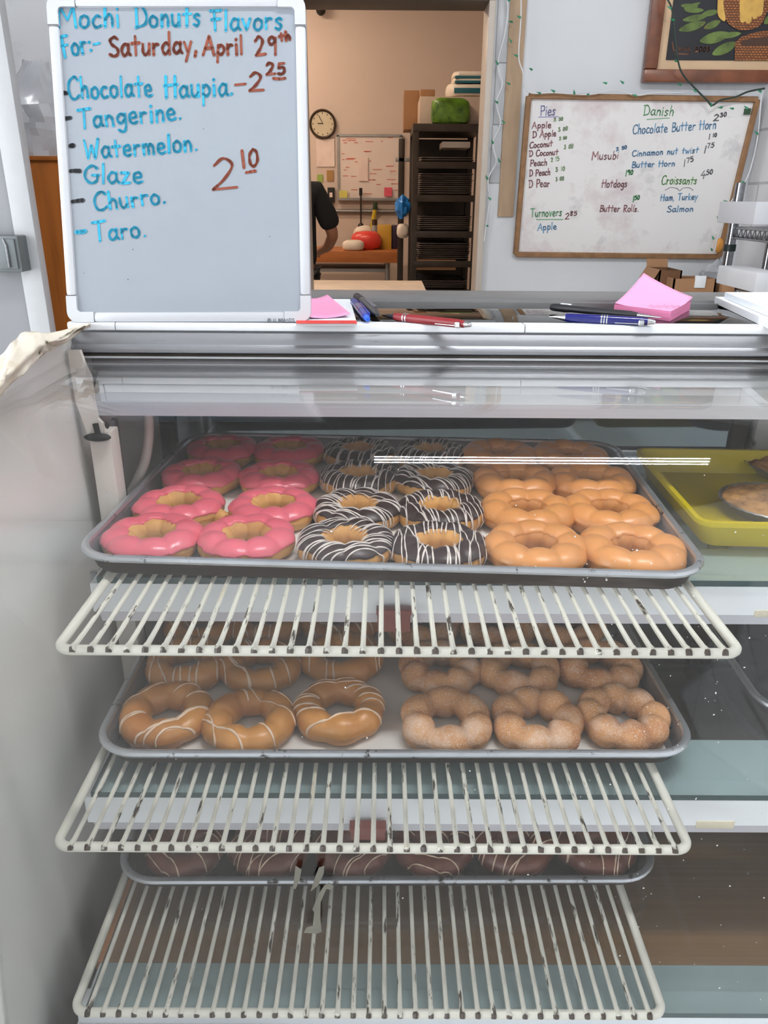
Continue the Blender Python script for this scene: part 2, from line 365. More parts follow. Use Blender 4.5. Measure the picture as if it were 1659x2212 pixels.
# ---------------------------------------------------------------- handwriting
GL = {
'A': (78, '0 0 40 100 74 0|14 36 62 38'), 'B': (66, '10 0 10 100|*10 100 52 92 44 58 12 52 62 42 56 6 10 0'), 'C': (74, '*72 84 50 100 16 82 5 42 20 6 48 0 76 16'),
'D': (74, '12 0 14 98|*0 97 44 98 72 60 62 16 6 0'), 'F': (62, '22 0 22 96|0 98 62 100|4 55 54 58'), 'G': (80, '*72 84 48 100 14 78 6 34 34 2 66 14 72 46|44 46 82 46'),
'H': (80, '12 0 12 100|68 0 68 100|0 56 82 60'), 'M': (96, '4 0 10 100 50 34 82 100 92 0'), 'N': (72, '6 0 8 100 62 0 64 100'), 'P': (62, '10 0 10 100|*6 98 58 94 54 54 10 46'),
'R': (66, '10 0 10 100|*8 100 56 92 46 54 10 48|12 48 62 0'), 'S': (64, '*60 88 38 100 12 84 24 60 54 40 58 14 32 0 4 12'), 'T': (72, '34 0 36 98|0 96 72 100'), 'U': (68, '*8 100 8 24 32 0 58 22 60 100'),
'W': (96, '4 96 24 0 46 66 68 0 90 98'), 'a': (60, '*50 46 26 56 6 28 22 0 48 18|*51 56 50 16 62 2'), 'b': (54, '8 100 8 0|*8 34 30 56 50 28 30 0 8 8'), 'c': (50, '*46 48 24 55 5 28 20 0 48 8'),
'd': (60, '*48 42 26 55 6 26 24 0 48 18|50 104 52 0'), 'e': (54, '*8 28 46 32 34 56 10 46 8 16 26 0 52 8'), 'f': (48, '*46 92 28 100 20 70 20 0|2 52 42 54'), 'g': (58, '*48 44 26 56 6 30 24 6 48 26|*52 56 52 -10 36 -38 8 -26'),
'h': (54, '8 100 8 0|*8 32 28 56 44 40 46 0'), 'i': (20, '9 56 9 0|9 80 10 84'), 'k': (52, '8 100 8 0|44 54 10 26 48 0'), 'l': (20, '9 102 9 0'),
'm': (78, '8 56 8 0|*8 36 26 56 38 36 38 0|*38 36 54 56 68 36 68 0'), 'n': (54, '8 56 8 0|*8 34 28 56 44 38 45 0'), 'o': (56, '*28 56 8 42 8 12 28 0 48 14 48 42 28 56'), 'p': (56, '8 56 8 -40|*8 40 30 56 50 28 30 2 8 14'),
'r': (46, '8 56 8 0|*8 32 22 52 42 50'), 's': (48, '*42 48 24 56 10 42 36 20 24 0 4 8'), 't': (50, '24 90 24 0|0 56 50 58'), 'u': (56, '*6 56 8 14 24 0 46 20|47 56 47 0'), 'v': (50, '2 56 24 0 46 56'),
'w': (70, '2 56 18 0 34 46 50 0 66 56'), 'y': (54, '4 56 24 8|48 56 12 -40'), 'z': (50, '4 54 44 54 6 0 48 2'), '.': (22, '10 3 13 6'), ',': (22, '12 8 4 -16'), ':': (22, '10 10 12 12|10 48 12 50'), '-': (56, '4 36 48 38'),
'0': (56, '*28 100 8 66 10 16 28 0 48 30 46 80 28 100'), '1': (28, '14 100 14 0'), '2': (64, '*6 78 28 100 50 78 32 36 4 2|4 2 62 6'), '3': (56, '*8 92 40 96 22 56 50 34 30 0 4 10'), '4': (60, '34 100 4 42 58 44|40 62 38 0'),
'5': (58, '50 100 16 98 12 60|*12 60 42 62 52 28 30 0 6 8'), '7': (56, '4 98 50 98 22 0'), '8': (54, '*44 84 26 100 8 80 42 30 26 0 8 24 40 70 46 84'), '9': (56, '*46 78 26 100 6 78 22 56 46 72|48 92 44 0'), ' ': (46, '')}
class Board:
    """a flat writing surface: origin, right axis, up axis, outward normal"""
    def __init__(s, o, u, v, n): s.o, s.u, s.v, s.n = o, u, v, n
    def uv(s, px, py):
        p = onPlane(px, py, s.o, s.n)-s.o
        return Vector((p.dot(s.u), p.dot(s.v)))
    def xyz(s, q, lift): return s.o+s.u*q.x+s.v*q.y+s.n*lift
def stroke(mb, bd, pts, w, lift):
    k = len(pts)
    for i, p in enumerate(pts):
        wi = w*(1+.16*math.sin(i*.9+pts[0].x*700))
        o = len(mb.v); n = 8
        mb.add([bd.xyz(p+Vector((math.cos(a*math.pi/4), math.sin(a*math.pi/4)))*wi*.5, lift) for a in range(n)], [tuple(range(n))])
        if i < k-1:
            d = pts[i+1]-p
            if d.length < 1e-7: continue
            q = Vector((-d.y, d.x)).normalized()*wi*.5
            mb.add([bd.xyz(p+q, lift), bd.xyz(p-q, lift), bd.xyz(pts[i+1]-q, lift), bd.xyz(pts[i+1]+q, lift)], [(0, 1, 2, 3)])
def write(mb, bd, txt, p0, p1, cap_px, w, lift=.0006, wob=.02):
    a = bd.uv(*p0); b = bd.uv(*p1); up = bd.uv(p0[0], p0[1]-cap_px)-a
    cap = up.length; ex = (b-a); L = ex.length; ex.normalize(); ey = Vector((-ex.y, ex.x))
    tot = sum(GL[c][0]+12 for c in txt)-12; kx = L/tot; x = 0
    rnd = random.Random(len(txt)*131+int(p0[0])+int(p0[1]))
    for c in txt:
        wd, st = GL[c]
        dy = rnd.uniform(-wob, wob)*cap; sk = rnd.uniform(-.03, .08); sy = rnd.uniform(.94, 1.05)
        for s_ in [t for t in st.split('|') if t]:
            sm = s_.startswith('*'); nums = [float(t) for t in s_.lstrip('*').split()]
            P = [Vector((nums[i], nums[i+1], 0)) for i in range(0, len(nums), 2)]
            if sm: P = smooth_pts(P, 6)
            pts = [a+ex*((x+p.x)*kx+sk*p.y/100*cap)+ey*(p.y/100*cap*sy+dy) for p in P]
            stroke(mb, bd, [Vector((q.x, q.y)) for q in pts], w, lift)
        x += wd+12
def line(mb, bd, P, w, lift=.0006, sm=False):
    pts = [bd.uv(*p) for p in P]
    if sm: pts = [Vector((q.x, q.y)) for q in smooth_pts([Vector((p.x, p.y, 0)) for p in pts], 5)]
    stroke(mb, bd, pts, w, lift)

# ================================================================ SETTING
YB = 3.5; CEIL = 3.15
def sbox(name, lo, hi, m, bev=0.0):
    c = [(a+b)/2 for a, b in zip(lo, hi)]; d = [b-a for a, b in zip(lo, hi)]
    return struct(MB().box(c, d, bev).obj(name, mt[m]))
sbox('floor', (-3.2, -4.0, -.06), (3.0, 8.6, 0), 'floor')
sbox('ceiling', (-3.2, -4.0, CEIL), (3.0, 8.6, CEIL+.08), 'ceiling')
DL, DR, DH = -.322, .399, CZ+.712
w = MB()
w.box(((-3.2+DL-.03)/2, YB+.06, CEIL/2), (3.2+DL-.03, .12, CEIL))
w.box(((DR+.03+1.66)/2, YB+.06, CEIL/2), (1.66-DR-.03, .12, CEIL))
w.box(((DL+DR)/2, YB+.06, (DH+.03+CEIL)/2), (DR-DL+.06, .12, CEIL-DH-.03))
struct(w.obj('wall_back', mt['wall']))
w = MB()
w.box((-3.15, 2.15, CEIL/2), (.1, 2.7, CEIL)); w.box((-3.15, -3.6, CEIL/2), (.1, .8, CEIL)); w.box((-3.15, -1.2, .15), (.1, 4.0, .3)); w.box((-3.15, -1.2, (2.7+CEIL)/2), (.1, 4.0, CEIL-2.7))
struct(w.obj('wall_side', mt['wall_left']))
wf = MB()
for y in (-3.17, -1.87, -.53, .77): wf.box((-3.15, y, 1.5), (.06, .06, 2.4))
for z in (.33, 2.67): wf.box((-3.15, -1.2, z), (.06, 4.0, .06))
win = struct(wf.obj('added_window_1', mt['alu']))  # unseen window, added to go with the daylight lamp
MB().box((-3.15, -1.2, 1.5), (.006, 3.9, 2.3)).obj('pane', mt['window_glass'], win)
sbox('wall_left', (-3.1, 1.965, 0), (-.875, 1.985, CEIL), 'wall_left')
sbox('wall_front', (-3.1, -3.95, 0), (1.67, -3.8, CEIL), 'wall')
struct(MB().box((1.60, -.15, CEIL/2), (.14, 7.3, CEIL)).obj('wall_right', mt['block']))
# kitchen shell
sbox('wall_kitchen_back', (-2.6, 8.4, 0), (2.6, 8.5, CEIL), 'kitchen_wall')
sbox('wall_kitchen_left', (-2.6, 3.62, 0), (-2.5, 8.4, CEIL), 'kitchen_wall')
sbox('wall_kitchen_right', (2.0, 3.62, 0), (2.1, 8.4, CEIL), 'kitchen_wall')
# door casing
j = MB()
j.box((DR+.013, YB+.05, DH/2), (.026, .18, DH), .004); j.box((DL-.013, YB+.05, DH/2), (.026, .18, DH), .004)
struct(j.obj('trim_1', mt['jamb']))
struct(MB().box(((DL+DR)/2, YB+.05, DH+.018), (DR-DL+.052, .18, .04), .004).obj('trim_2', mt['dark_trim']))
# bare batten on the wall right of the door, ends above the counter
a = onY(1083, 468, YB); b_ = onY(1114, 235, YB)
bx = (a.x+b_.x)/2
struct(MB().box((bx, YB-.006, (a.z+CEIL)/2), (.066, .012, CEIL-a.z), .002).obj('trim_3', mt['batten']))
st = MB()
rnd = random.Random(4)
for k in range(9):       # torn white tape left of the batten
    z0 = a.z+.13+k*.22
    st.box((bx-.052+rnd.uniform(-.004, .004), YB-.004, z0+.11), (.050+rnd.uniform(-.01, .006), .006, .215), .002)
struct(st.obj('trim_4', mt['trim']))
# left post
p0 = onY(4, 350, 1.95); p1 = onY(51, 350, 1.95)
struct(MB().box(((p0.x+p1.x)/2, 1.969, CEIL/2), (p1.x-p0.x, .036, CEIL), .003).obj('trim_5', mt['trim']))

# ---------------------------------------------------------------- lamps
def ceiling_light(x, y, L, alongx, label, e, col, w_=.16, z=CEIL):
    t = tag(empty('ceiling_light', (x, y, z), 0 if alongx else R(90)), label, 'ceiling light', 'fluorescent ceiling lights')
    MB().box((0, 0, -.025), (L, w_+.04, .05), .006).obj('housing', mt['white_metal'], t)
    for s in (-1, 1):
        MB().tube([(-L/2+.03, s*w_*.28, -.072), (L/2-.03, s*w_*.28, -.072)], .013, 12).obj('tube', e, t)
    for s in (-1, 1):
        MB().box((s*(L/2-.015), 0, -.066), (.03, w_, .04), .004).obj('lamp_holder', mt['white_plastic'], t)
    return t
eS = emit_mat('cool fluorescent tube', (.98, .98, 1.0, 1), TUBE_E)
eC = emit_mat('bright fluorescent tube', (.98, .98, 1.0, 1), CASE_TUBE_E)
eB = emit_mat('added counter side tube', (.98, .98, 1.0, 1), 55.0)  # tubes of the added fitting that brightens cabinet and back wall
eK = emit_mat('warm kitchen tube', (1.0, .76, .55, 1), KITCHEN_E)
TUBE_Y = .42

# ================================================================ KITCHEN SEEN THROUGH THE DOOR
YK = 8.4
def kbox(name, x0, y0, x1, y1, y, depth, m, label, cat, bev=.003, group=None, parent=None):
    a = onY(x0, y1, y); b = onY(x1, y0, y)
    o = MB().box(((a.x+b.x)/2, y+depth/2, (a.z+b.z)/2), (b.x-a.x, depth, b.z-a.z), bev).obj(name, mt[m] if isinstance(m, str) else m, parent)
    if label: tag(o, label, cat, group)
    return o
mt['clock_face'] = M('cream clock face', rgb(206, 196, 170), .5)
mt['k_white'] = M('white board in warm room', rgb(232, 220, 214), .35, var=.04, vs=3)
mt['k_paper'] = M('pale pinned paper', rgb(236, 220, 214), .8)
mt['green_note'] = M('green sticky note', rgb(150, 176, 90), .8)
mt['tan_note'] = M('tan card note', rgb(170, 134, 84), .8)
mt['yellow_note'] = M('yellow sticky note', rgb(214, 210, 110), .8)
mt['pink_note'] = M('hot pink sticky note', rgb(226, 96, 116), .8)
mt['red_bag'] = M('red plastic bag', rgb(226, 70, 62), .35, var=.08, vs=8, coat=.2)
mt['white_bag'] = M('white wrapped bundle', rgb(236, 226, 214), .6, var=.04, bump=.3, bs=12)
mt['gold'] = M('gold yellow tin', rgb(206, 164, 62), .4, var=.06)
mt['navy'] = M('dark purple print', rgb(50, 34, 62), .5)
mt['lettuce'] = M('green translucent tub', rgb(86, 126, 32), .35, var=.55, vs=14, stains=((rgb(24, 60, 18), 16, .5, .7, None),))
mt['teal'] = M('teal stripe', rgb(16, 92, 108), .5)
mt['blue_bag'] = M('blue plastic bag', rgb(40, 128, 214), .35, var=.25, vs=9)
mt['yellow_handle'] = M('yellow handle', rgb(206, 180, 48), .4)
mt['bottle'] = M('clear grey bottle', rgb(150, 152, 156), .1, coat=.5)
mt['brown_cap'] = M('dark brown cap', rgb(62, 40, 28), .4)
mt['red_ink'] = M('red marker ink', rgb(206, 104, 90), .7)
# clock
c = onY(697, 268, YK-.02)
ck = tag(empty('wall_clock', c), 'round brown rimmed wall clock on the kitchen wall', 'clock')
RT = Matrix.Rotation(R(90), 4, 'X')
MB().lathe([(.0, -.01), (.125, -.01), (.132, .012), (.122, .026), (.110, .020), (.108, .008), (0, .008)], 40, RT).obj('rim', M('dark bronze rim', rgb(66, 52, 38), .4, metal=.3), ck)
MB().lathe([(0, .009), (.110, .009), (.110, .0115), (0, .0115)], 40, RT).obj('dial', mt['clock_face'], ck)
h_ = MB(); h_.box((-.022, -.014, .004), (.055, .003, .007)); h_.box((-.016, -.015, .036), (.006, .003, .085), rot=Matrix.Rotation(R(-28), 4, 'Y')); h_.obj('hands', mt['black'], ck)
for k in range(12):
    an = k*math.pi/6; MB().box((.094*math.sin(an), -.0125, .094*math.cos(an)), (.008, .002, .014)).obj('hour_mark', mt['brown_cap'], ck)
# camera ball on a stalk at the top of the kitchen wall
c = onY(693, 22, YK-.10)
cm = tag(empty('security_camera', c), 'small dark ball camera hanging high on the kitchen wall', 'camera')
MB().ball((0, 0, 0), .045, 16).obj('camera_dome', mt['black'], cm); MB().tube([(0, 0, .03), (-.004, .05, .11)], .014, 10).obj('stalk', mt['dark_steel'], cm)
# kitchen whiteboard
a = onY(732, 430, YK-.03); b = onY(866, 293, YK-.03)
kb = tag(empty('whiteboard', ((a.x+b.x)/2, YK-.02, (a.z+b.z)/2)), 'pinkish whiteboard with red notes on the far kitchen wall', 'whiteboard')
wd, hg = b.x-a.x, b.z-a.z
MB().box((0, 0, 0), (wd, .02, hg)).obj('panel', mt['k_white'], kb)
f = MB()
f.box((0, -.008, hg/2), (wd+.03, .03, .022)); f.box((0, -.02, -hg/2), (wd+.03, .06, .024)); f.box((-wd/2, -.008, 0), (.022, .03, hg)); f.box((wd/2, -.008, 0), (.022, .03, hg))
f.obj('frame', mt['alu_dark'], kb)
rnd = random.Random(5)
for k in range(34):
    x = rnd.choice([-.2, -.18, -.24, .02, .06, .25, .1])+rnd.uniform(-.05, .05); z = rnd.uniform(-.24, .28)
    MB().box((x, -.0115, z), (rnd.uniform(.02, .09), .002, .006)).obj('written_line', mt['red_ink'], kb)
kbox('paper_strip', 774, 340, 795, 391, YK-.045, .006, 'k_paper', 'long narrow white paper taped on the kitchen whiteboard', 'paper', 0)
kbox('sticky_note', 733, 412, 750, 429, YK-.055, .006, 'yellow_note', 'yellow-green sticky note at lower left corner of kitchen whiteboard', 'note', 0)
kbox('sticky_note', 830, 405, 847, 424, YK-.055, .006, 'pink_note', 'hot pink sticky note at the kitchen whiteboard lower right', 'note', 0)
kbox('paper_sheet', 684, 300, 722, 360, YK-.012, .008, 'k_paper', 'pale calendar sheet hanging under the round clock', 'paper', 0)
kbox('sticky_note', 685, 377, 697, 393, YK-.012, .008, 'green_note', 'small green note below the paper sheet under the clock', 'note', 0)
kbox('card_note', 706, 368, 720, 391, YK-.012, .008, 'tan_note', 'tan card pinned beside the small green note', 'note', 0)
o = kbox('intercom', 708, 405, 722, 437, YK-.04, .04, 'black', 'narrow black wall intercom beside the kitchen whiteboard', 'intercom')
kbox('button_plate', 712, 416, 718, 426, YK-.046, .008, 'k_paper', None, None, 0, None, o)
# conduit, ladle, brush
a = onY(716, 456, YK-.04); b = onY(868, 456, YK-.04)
tag(MB().tube([(a.x-.5, YK-.03, a.z), (b.x+.3, YK-.03, a.z)], .02, 10).obj('wall_rail', mt['alu_dark']), 'grey horizontal rail along the kitchen wall below the whiteboard', 'rail')
a = onY(779, 406, YK-.1); b = onY(779, 488, YK-.1)
ld = tag(empty('ladle', (a.x, YK-.085, b.z)), 'long dark handled ladle hanging from the kitchen rail', 'ladle')
hh = a.z-b.z
MB().tube([(0, 0, hh), (0, 0, hh*.8)], .016, 10).obj('grip', mt['black'], ld); MB().tube([(0, 0, hh*.82), (0, 0, .02)], .008, 8).obj('handle', mt['dark_steel'], ld); MB().ball((0, -.02, 0), .03, 12).obj('bowl', mt['dark_steel'], ld)
a = onY(810, 436, YK-.12); b = onY(802, 492, YK-.12)
br = tag(empty('brush', (b.x, YK-.1, b.z)), 'yellow handled brush leaning upright behind the bottle', 'brush')
MB().tube([(0, 0, -.05), (a.x-b.x, 0, (a.z-b.z)*.72)], [.026, .02], 8).obj('handle', mt['yellow_handle'], br); MB().tube([(a.x-b.x, 0, (a.z-b.z)*.7), (a.x-b.x+.005, 0, a.z-b.z)], [.026, .02], 8).obj('bristle_head', M('dark green bristle', rgb(50, 66, 40), .8), br)
# wooden bench table
YT = 7.3
a = onY(600, 562, YT); b = onY(861, 544, YT); tz = onZ(780, 538, .9).z
TZ = b.z+.004
tb = tag(empty('work_table', ((a.x+b.x)/2, YT+.35, 0)), 'orange wood topped kitchen work table on steel legs', 'table')
wd = b.x-a.x
MB().box((0, 0, TZ-.05), (wd, .75, .10), .006).obj('tabletop', mt['butcher'], tb)
for sx in (-1, 1):
    for sy in (-1, 1): MB().tube([(sx*(wd/2-.1), sy*.3, 0), (sx*(wd/2-.1), sy*.3, TZ-.1)], .024, 10).obj('leg', mt['alu_dark'], tb)
MB().box((0, 0, TZ-.17), (wd-.16, .62, .03)).obj('apron_rail', mt['alu_dark'], tb)
MB().box((0, 0, .22), (wd-.16, .62, .025)).obj('lower_shelf', mt['alu_dark'], tb)
# things on the bench
def blob(name, x0, y0, x1, y1, y, dep, m, label, cat, power=3.2, wob=.06, group=None):
    a = onY(x0, y1, y); b = onY(x1, y0, y); c = Vector(((a.x+b.x)/2, y+dep/2, (a.z+b.z)/2)); h = Vector(((b.x-a.x)/2, dep/2, (b.z-a.z)/2))
    def fn(i, j):
        u = 2*math.pi*i/20; v = math.pi*(j+.01)/10.02
        d = Vector((math.sin(v)*math.cos(u), math.sin(v)*math.sin(u), math.cos(v)))
        k = (abs(d.x)**power+abs(d.y)**power+abs(d.z)**power)**(-1/power)
        k *= 1+wob*mnoise.noise(d*2.2+c*3)
        return (d.x*k*h.x, d.y*k*h.y, d.z*k*h.z)
    o = MB().grid(fn, 20, 11, True).obj(name, mt[m]); o.location = c
    return tag(o, label, cat, group)
blob('plastic_bag', 757, 500, 824, 542, 7.46, .20, 'red_bag', 'red plastic bag on the wooden kitchen table', 'bag', 3.0, .12)
blob('wrapped_bundle', 739, 519, 786, 544, 7.29, .15, 'white_bag', 'white wrapped bread pack at table front before the red bag', 'bread')
blob('wrapped_bundle', 762, 488, 806, 530, 7.70, .16, 'white_bag', 'white crumpled bundle standing behind the red bag', 'bread', 2.4, .15)
kbox('tin_box', 815, 486, 846, 540, 7.62, .22, 'gold', 'gold yellow square tin at the right of the red bag', 'tin', .012)
kbox('carton', 846, 487, 860, 540, 7.66, .2, 'navy', 'dark purple carton beside the gold tin', 'carton', .006)
c = onY(809, 541, 7.95); 
bt = tag(empty('bottle', (c.x, 7.95, TZ)), 'clear bottle with dark brown cap behind the red bag', 'bottle')
q = onY(809, 474, 7.95).z-TZ
MB().lathe([(0, 0), (.04, 0), (.042, .01), (.042, q*.55), (.022, q*.78), (.02, q*.82)], 20).obj('body', mt['bottle'], bt); MB().lathe([(0, q*.8), (.026, q*.8), (.026, q), (0, q)], 16).obj('cap', mt['brown_cap'], bt)
# near white table
a = onZ(868, 628, .88); zt = .885
q0 = onZ(690, 606, zt); q1 = onZ(838, 604, zt); q2 = onZ(856, 632, zt)
wt = tag(empty('prep_table', (-.45, 4.35, 0)), 'white topped kitchen table in front of the dark shirted person', 'table')
MB().box((.15, .10, zt-.02), (1.05, .54, .04), .006).obj('tabletop', M('cream table cover', rgb(240, 222, 204), .6), wt)
for sx in (-.3, .6):
    for sy in (-.1, .4): MB().tube([(sx, sy, 0), (sx, sy, zt-.04)], .02, 8).obj('leg', mt['alu_dark'], wt)

# ---- sheet pan mesh shared by every pan
def rrect(w_, l_, r, z, n=6):
    out = []
    for (sx, sy, a0) in ((1, 1, 0), (-1, 1, 90), (-1, -1, 180), (1, -1, 270)):
        cx, cy = sx*(w_/2-r), sy*(l_/2-r)
        for k in range(n+1):
            an = R(a0+90*k/n); out.append((cx+r*math.cos(an), cy+r*math.sin(an), z))
    return out
def pan_mb(w_=.66, l_=.457, h=.025, n=6, inner=True):
    mb = MB(); fw, fl = w_-.036, l_-.036
    rings = []
    if inner:
        rings += [rrect(fw-.004, fl-.004, .030, .0016, n), rrect(fw+.002, fl+.002, .032, .003, n), rrect(w_-.020, l_-.020, .042, h-.003, n), rrect(w_-.014, l_-.014, .044, h, n)]
    rings += [rrect(w_-.008, l_-.008, .046, h, n), rrect(w_-.016, l_-.016, .043, h-.006, n), rrect(fw+.008, fl+.008, .034, .004, n), rrect(fw, fl, .030, 0, n)]
    k = len(rings[0]); vs = [p for r_ in rings for p in r_]
    o = 4 if inner else 0
    fs = []; mi = []
    for i in range(len(rings)-1):
        for j_ in range(k):
            fs.append((i*k+j_, i*k+(j_+1) % k, (i+1)*k+(j_+1) % k, (i+1)*k+j_)); mi.append(1 if i >= o else 0)
    if inner: fs.append(tuple(range(k))); mi.append(0)
    m_ = len(rings)-1; fs.append(tuple(m_*k+j_ for j_ in range(k))[::-1]); mi.append(1)
    mb.v = vs; mb.f = fs; mb.mi = mi
    return mb
def rim_mb(w_=.66, l_=.457, h=.025, n=8, r=.0048):
    pts = [Vector(p) for p in rrect(w_-2*r, l_-2*r, .046, h-.0005, n)]
    # close the loop and densify the straight sides
    loop = []
    for i, p in enumerate(pts):
        q = pts[(i+1) % len(pts)]; d = (q-p).length; k = max(1, int(d/.08))
        for t in range(k): loop.append(p.lerp(q, t/k))
    mb = MB(); K = len(loop)
    def fn(i, j_):
        p = loop[i]; t = (loop[(i+1) % K]-loop[i-1]).normalized(); b2 = t.cross(Vector((0, 0, 1)))
        an = 2*math.pi*j_/8
        return p+b2*math.cos(an)*r+Vector((0, 0, 1))*math.sin(an)*r*.85
    mb.grid(fn, K, 9, True); return mb

# ---- baker's rack with stacks of dark pans
YR = 6.0
a = onY(886, 640, YR); b = onY(1044, 270, YR)
rx0, rx1, rzt = a.x, b.x, b.z
rk = tag(empty('bakery_rack', ((rx0+rx1)/2, YR+.33, 0)), 'tall dark steel bakery rack full of stacked sheet pans', 'rack')
rw = rx1-rx0; PD = .62
for sx in (-1, 1):
    for sy in (-1, 1): MB().box((sx*(rw/2-.02), sy*PD/2, rzt/2), (.045, .04, rzt), .004).obj('post', mt['dark_steel'], rk)
MB().box((0, PD/2+.008, rzt/2), (rw-.06, .006, rzt-.1)).obj('shade_backing', mt['dark_steel'], rk)  # added sheet: blocks the bright wall, stands in for the rack's dark depth
MB().box((0, 0, rzt-.018), (rw+.004, PD+.05, .05), .004).obj('top_panel', mt['dark_steel'], rk)
lv = [onY(960, y, YR).z for y in (352, 424, 502, 566, 628)]
for z in lv: 
    s_ = MB(); s_.box((0, 0, z-.012), (rw-.09, PD-.05, .024), .002); s_.box((0, -PD/2-.012, z-.015), (rw-.05, .02, .045), .002); s_.obj('shelf', mt['dark_steel'], rk)
sm_pan = pan_mb(.40, .555, .022, 3).mesh('small stack pan', [mt['pan_dark'], mt['dark_steel']])
rim_pan = rim_mb(.40, .555, .022, 3, .004).mesh('small stack pan rim', M('greyed pan rim', rgb(120, 112, 110), .4, metal=.6, var=.3, vs=8))
ords = ['first', 'second', 'third', 'fourth', 'fifth', 'sixth', 'seventh', 'eighth', 'ninth', 'tenth']
pan_src = None
stacks = [(1, 10, 'in the stack on the second rack shelf'), (2, 7, 'in the stack on the third rack shelf'), (3, 8, 'in the stack on the fourth rack shelf'), (4, 4, 'in the stack on the lowest rack shelf seen'), (0, 2, 'on the top rack shelf')]
for li, n, txt in stacks:
    for k in range(n):
        z = lv[li]+.001+k*.0142*(1.0 if n != 8 else 1.05)
        if pan_src is None:
            o = bpy.data.objects.new('sheet_pan', sm_pan); COL.objects.link(o)
            r_ = bpy.data.objects.new('rim', rim_pan); COL.objects.link(r_); r_.parent = o
            pan_src = o
        else: o = copy_tree(pan_src)
        o.location = ((rx0+rx1)/2+.0+random.uniform(-.006, .006), YR+.33+random.uniform(-.006, .006), z)
        o.rotation_euler = (0, 0, random.uniform(-.01, .01))
        tag(o, '%s dark sheet pan from the bottom %s' % (ords[k], txt), 'baking pan', 'sheet pans on the bakery rack')
# parcels and odds in the rack
kbox('paper_carton', 955, 306, 1016, 319, YR+.1, .3, 'white_bag', 'flat white carton on the top rack shelf', 'carton', .004)
kbox('cardboard_tray', 897, 562, 985, 583, YR+.02, .4, 'card', 'tan cardboard tray on the lowest visible rack shelf', 'tray', .004)
# on top of the rack
kbox('carton', 906, 209, 1060, 268, YR+.12, .38, M('greyish white carton', rgb(196, 178, 164), .7), 'wide whitish carton on top of the bakery rack', 'carton', .006)
kbox('cardboard_box', 872, 195, 906, 280, YR+.5, .3, 'card', 'brown cardboard box at back left on the rack top', 'box', .004)
kbox('cardboard_box', 908, 193, 940, 209, YR+.3, .2, 'card', 'small brown cardboard flap lying on the whitish carton', 'box', .004)
a = onY(1013, 212, YR+.2)
for k, (x0, y0, x1, y1, lab) in enumerate(((966, 178, 1062, 209, 'lowest white tub with a teal band on the rack carton'), (979, 166, 1062, 178, 'middle white tub with a teal stripe in the rack top stack'), (980, 152, 1062, 166, 'topmost white tub of the stack on the rack carton'))):
    o = blob('plastic_tub', x0, y0, x1, y1, YR+.2, .3, 'white_bag', lab, 'tub', 6, .0, 'white tubs stacked on the rack')
    if k == 0: kbox('stripe', 981, 190, 1062, 201, YR+.195, .03, 'teal', None, None)
    if k == 1: kbox('stripe', 983, 174, 1062, 179, YR+.195, .03, 'teal', None, None)
    if k == 2: kbox('stripe', 983, 164, 1062, 169, YR+.195, .03, 'teal', None, None)
    s_ = [x for x in bpy.data.objects if x.name.startswith('stripe') and x.parent is None][0]
    loc = s_.location.copy(); s_.parent = o; s_.location = loc-o.location
blob('plastic_tub', 932, 210, 1018, 270, YR+.0, .14, 'lettuce', 'green see-through tub of leaves on the bakery rack top', 'tub', 4.5, .05)
# rear shelving post and blue bag left of the rack
a = onY(868, 300, 6.9); 
sp = tag(empty('shelf_post', (a.x, 6.9, 0)), 'brown steel shelf post behind the bakery rack', 'post')
MB().box((0, 0, (a.z)/2), (.05, .05, a.z), .003).obj('upright', mt['dark_steel'], sp)
for yy in (345, 440): 
    z = onY(868, yy, 6.9).z; MB().box((.06, 0, z), (.22, .05, .03), .002).obj('bracket', mt['alu_dark'], sp)
blob('plastic_bag', 853, 424, 885, 470, 6.55, .12, 'blue_bag', 'crumpled blue plastic bag hanging left of the bakery rack', 'bag', 2.2, .4)
blob('wrapped_bundle', 857, 484, 884, 515, 6.6, .12, 'white_bag', 'white bundle between gold tin and bakery rack', 'bread', 3, .1)

# ---- person in the kitchen, seen from behind
def skin_obj(name, verts, edges, radii, m, parent=None, root=0, lv_=2):
    me = bpy.data.meshes.new(name); me.from_pydata([tuple(v) for v in verts], edges, []); o = bpy.data.objects.new(name, me); COL.objects.link(o)
    o.modifiers.new('skin', 'SKIN'); sv = me.skin_vertices[0].data
    for i, r_ in enumerate(radii): sv[i].radius = (r_, r_) if not isinstance(r_, tuple) else r_
    for i in range(len(verts)): sv[i].use_root = (i == root)
    s_ = o.modifiers.new('sub', 'SUBSURF'); s_.levels = lv_; s_.render_levels = lv_
    dg = bpy.context.evaluated_depsgraph_get(); ev = o.evaluated_get(dg)
    nm = bpy.data.meshes.new_from_object(ev); o.modifiers.clear(); o.data = nm
    nm.materials.clear(); nm.materials.append(m)
    for p in nm.polygons: p.use_smooth = True
    if parent: o.parent = parent
    return o
skin_m = M('tan skin', rgb(150, 104, 80), .55, var=.05); hair_m = M('black hair', rgb(24, 20, 18), .5)
shirt_m = M('black cotton tee shirt', rgb(15, 16, 19), .9, var=.1); pants_m = M('dark trousers', rgb(22, 22, 26), .9)
pn = tag(empty('person', (-.60, 5.15, 0)), 'person in a black tee shirt seen from behind in the kitchen doorway', 'person')
V = []; E_ = []; Rr = []
def add(p, r_, par=None):
    V.append(Vector(p)); Rr.append(r_)
    if par is not None: E_.append((par, len(V)-1))
    return len(V)-1
pel = add((0, 0, .95), (.15, .11)); wa = add((0, 0, 1.10), (.14, .10), pel); ch = add((0, 0, 1.27), (.15, .11), wa); ub = add((0, .0, 1.37), (.12, .085), ch)
